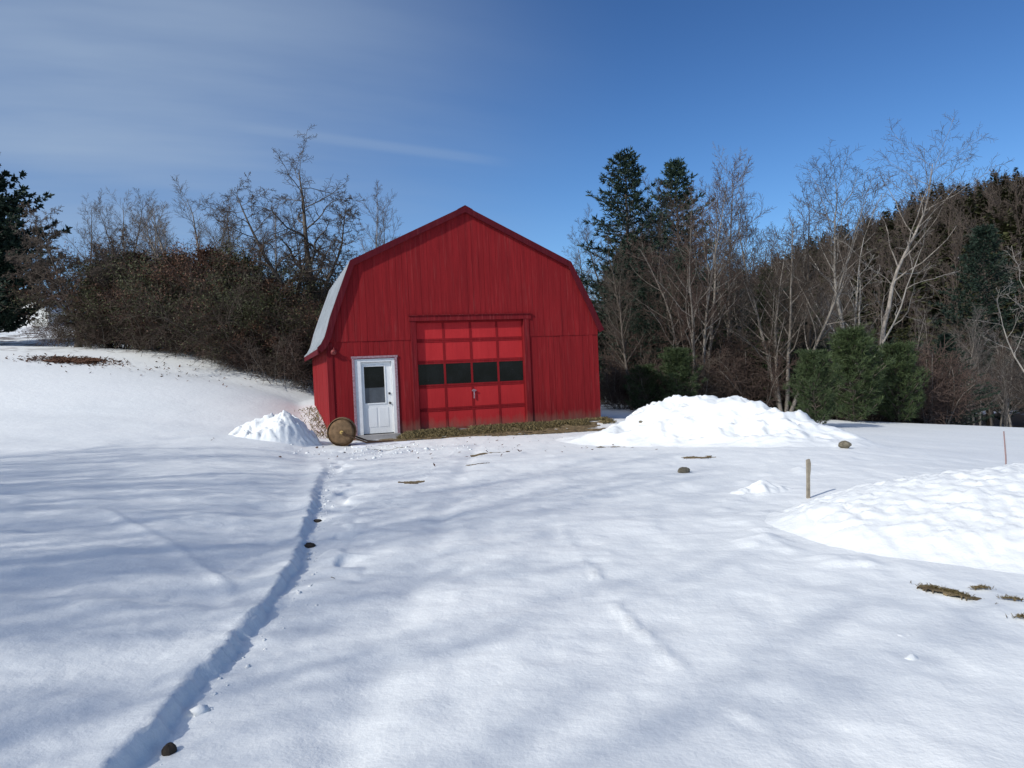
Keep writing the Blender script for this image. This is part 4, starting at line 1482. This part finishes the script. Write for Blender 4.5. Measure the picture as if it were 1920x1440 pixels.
for _ in range(320):
    q_ = bpt(-abs(rgb.normal(0, 0.28)) - 0.03, rgb.uniform(-0.1, 6.0))
    pp.append((q_.x, q_.y))
blades('dry_grass', 'dry weeds along the left barn wall', 'grass', pp, 0.16, 0.006, 6, M['straw'], 0.8)
for nm, lb, x, y, rx, ry, an, sd, fr in [
        ('grass_tuft', 'olive brown grass tuft showing through the snow below the right bank', 2.76, 4.93, 0.20, 0.085, -1.0, 4, 6),
        ('grass_tuft', 'small dark grass tuft just right of the larger olive one', 3.00, 4.96, 0.07, 0.022, -0.3, 6, 8),
        ('grass_tuft', 'dark tuft at the right edge below the snow bank', 3.05, 4.72, 0.06, 0.022, -0.4, 8, 8),
        ('grass_tuft', 'thin tuft nearest the viewer at the right edge', 2.93, 4.42, 0.08, 0.018, -0.1, 12, 8)]:
    patch(nm, lb, 'grass', x, y, rx, ry, an, sd, M['soil'], 0.0, 0.008, 0.012, fr)
    pp = np.stack([x + (q0 := rgb.normal(0, rx * 0.45, 420)) * math.cos(an), y + q0 * math.sin(an) + rgb.normal(0, ry * 0.5, 420)], -1)
    blades('dry_grass', 'flattened blades on the ' + lb, 'grass', pp[:int(1500 * rx)], 0.030, 0.0022, sd, M['straw'], 0.98)
for lb, x, y, rx, ry, sd in [('patch of dead leaves on the snow in front of the garage door', -0.67, 13.4, 0.28, 0.10, 3), ('dark leaf scatter on the snow left of the yard centre', -1.57, 11.3, 0.30, 0.16, 5),
                              ('brown leaf litter beside the trodden line', -1.56, 6.1, 0.14, 0.045, 6), ('dirty scuff on the snow before the garage door', -0.6, 16.3, 0.55, 0.22, 9),
                              ('dirty scuff on the snow at the end of the soil strip', 2.0, 16.6, 0.5, 0.16, 12), ('leaf scatter near the clod in the yard', 3.1, 12.9, 0.4, 0.2, 14),
                              ('dark streak across the snow on the door slab', -3.15, 18.4, 0.8, 0.09, 15)]:  # last entry is a narrow soil-coloured streak
    patch('leaf_litter', lb, 'leaves', x, y, rx, ry, 0.15, sd, M['soil'], 0.45, 0.014, 0.006, 7)
patch('leaf_heap', 'russet heap of dead leaves on the snow at far left', 'leaves', -16.7, 29.1, 1.25, 0.75, 0.7, 4, M['dead_leaf'], 0.25, 0.04, 0.05, 3.2)


def flat_leaves(name, label, pts, size, seed, mat):
    rg = np.random.default_rng(seed)
    pts = np.asarray(pts, float)
    n = len(pts)
    P = np.stack([pts[:, 0], pts[:, 1], terrain(pts[:, 0], pts[:, 1]) + 0.02 + rg.uniform(0, 0.03, n)], -1)
    az = rg.uniform(0, 6.28, n)
    s = size * rg.uniform(0.5, 1.3, (n, 1))
    a = np.stack([np.cos(az), np.sin(az), rg.normal(0, 0.4, n)], -1) * s
    b = np.stack([-np.sin(az), np.cos(az), rg.normal(0, 0.4, n)], -1) * s * 0.5
    V = np.stack([P - a, P + b, P + a, P - b], 1).reshape(-1, 3)
    o = link(name, mesh_np(name, V, [np.arange(n * 4).reshape(-1, 4)], mat))
    return tag(o, label, 'leaves', None, 'stuff')


flat_leaves('dead_leaves', 'russet leaves heaped on the snow at far left', np.stack([-16.7 + rgb.normal(0, 0.80, 1500), 29.1 + rgb.normal(0, 0.50, 1500)], -1), 0.06, 3, M['dead_leaf'])
flat_leaves('dead_leaves', 'dead leaves scattered over the snow below the left thicket', np.stack([-13.4 + rgb.normal(0, 2.4, 130), 28.6 + rgb.normal(0, 1.2, 130)], -1), 0.06, 4, M['dead_leaf'])
flat_leaves('dead_leaves', 'leaf bits and crumbs scattered round the barn front', np.stack([-0.5 + rgb.normal(0, 2.6, 120), 17.5 + rgb.normal(0, 1.6, 120)], -1), 0.035, 5, M['dead_leaf'])


def crumbs(name, label, pts, size, seed):
    """loose crumbs of snow: small irregular lumps half sunk in the surface"""
    rg = np.random.default_rng(seed)
    pts = np.asarray(pts, float)
    base = np.array([(1, 0, 0), (-1, 0, 0), (0, 1, 0), (0, -1, 0), (0, 0, 1), (0, 0, -1), (.6, .6, .6), (-.6, .6, .6), (.6, -.6, .6), (-.6, -.6, .6)], float)
    tri = np.array([(0, 2, 6), (2, 4, 6), (4, 0, 6), (2, 1, 7), (1, 4, 7), (4, 2, 7), (1, 3, 9), (3, 4, 9), (4, 1, 9), (3, 0, 8), (0, 4, 8), (4, 3, 8), (2, 0, 5), (1, 2, 5), (3, 1, 5), (0, 3, 5)])
    n = len(pts)
    z = terrain(pts[:, 0], pts[:, 1])
    sc = size * np.exp(rg.normal(-0.3, 0.5, (n, 1, 1)))
    V = base[None] * rg.uniform(0.65, 1.25, (n, 10, 1)) * sc * np.array([1.0, 1.0, 0.75]) + np.stack([pts[:, 0], pts[:, 1], z], -1)[:, None, :]
    F = (tri[None] + (np.arange(n) * 10)[:, None, None]).reshape(-1, 3)
    o = link(name, mesh_np(name, V.reshape(-1, 3), [F], M['snow_pile'], True))
    return tag(o, label, 'snow', None, 'stuff')


yy = rgb.uniform(2.4, 15, 200)
crumbs('snow_crumbs', 'loose crumbs of snow along the foot of the cut edge at left', np.stack([trench_x(yy) + 0.04 + np.abs(rgb.normal(0, 0.09, 200)), yy], -1), 0.012, 3)
crumbs('snow_crumbs', 'kicked up snow crumbs before the white door', np.stack([-3.2 + rgb.normal(0, 1.1, 160), 17.9 + rgb.normal(0, 0.7, 160)], -1), 0.026, 6)
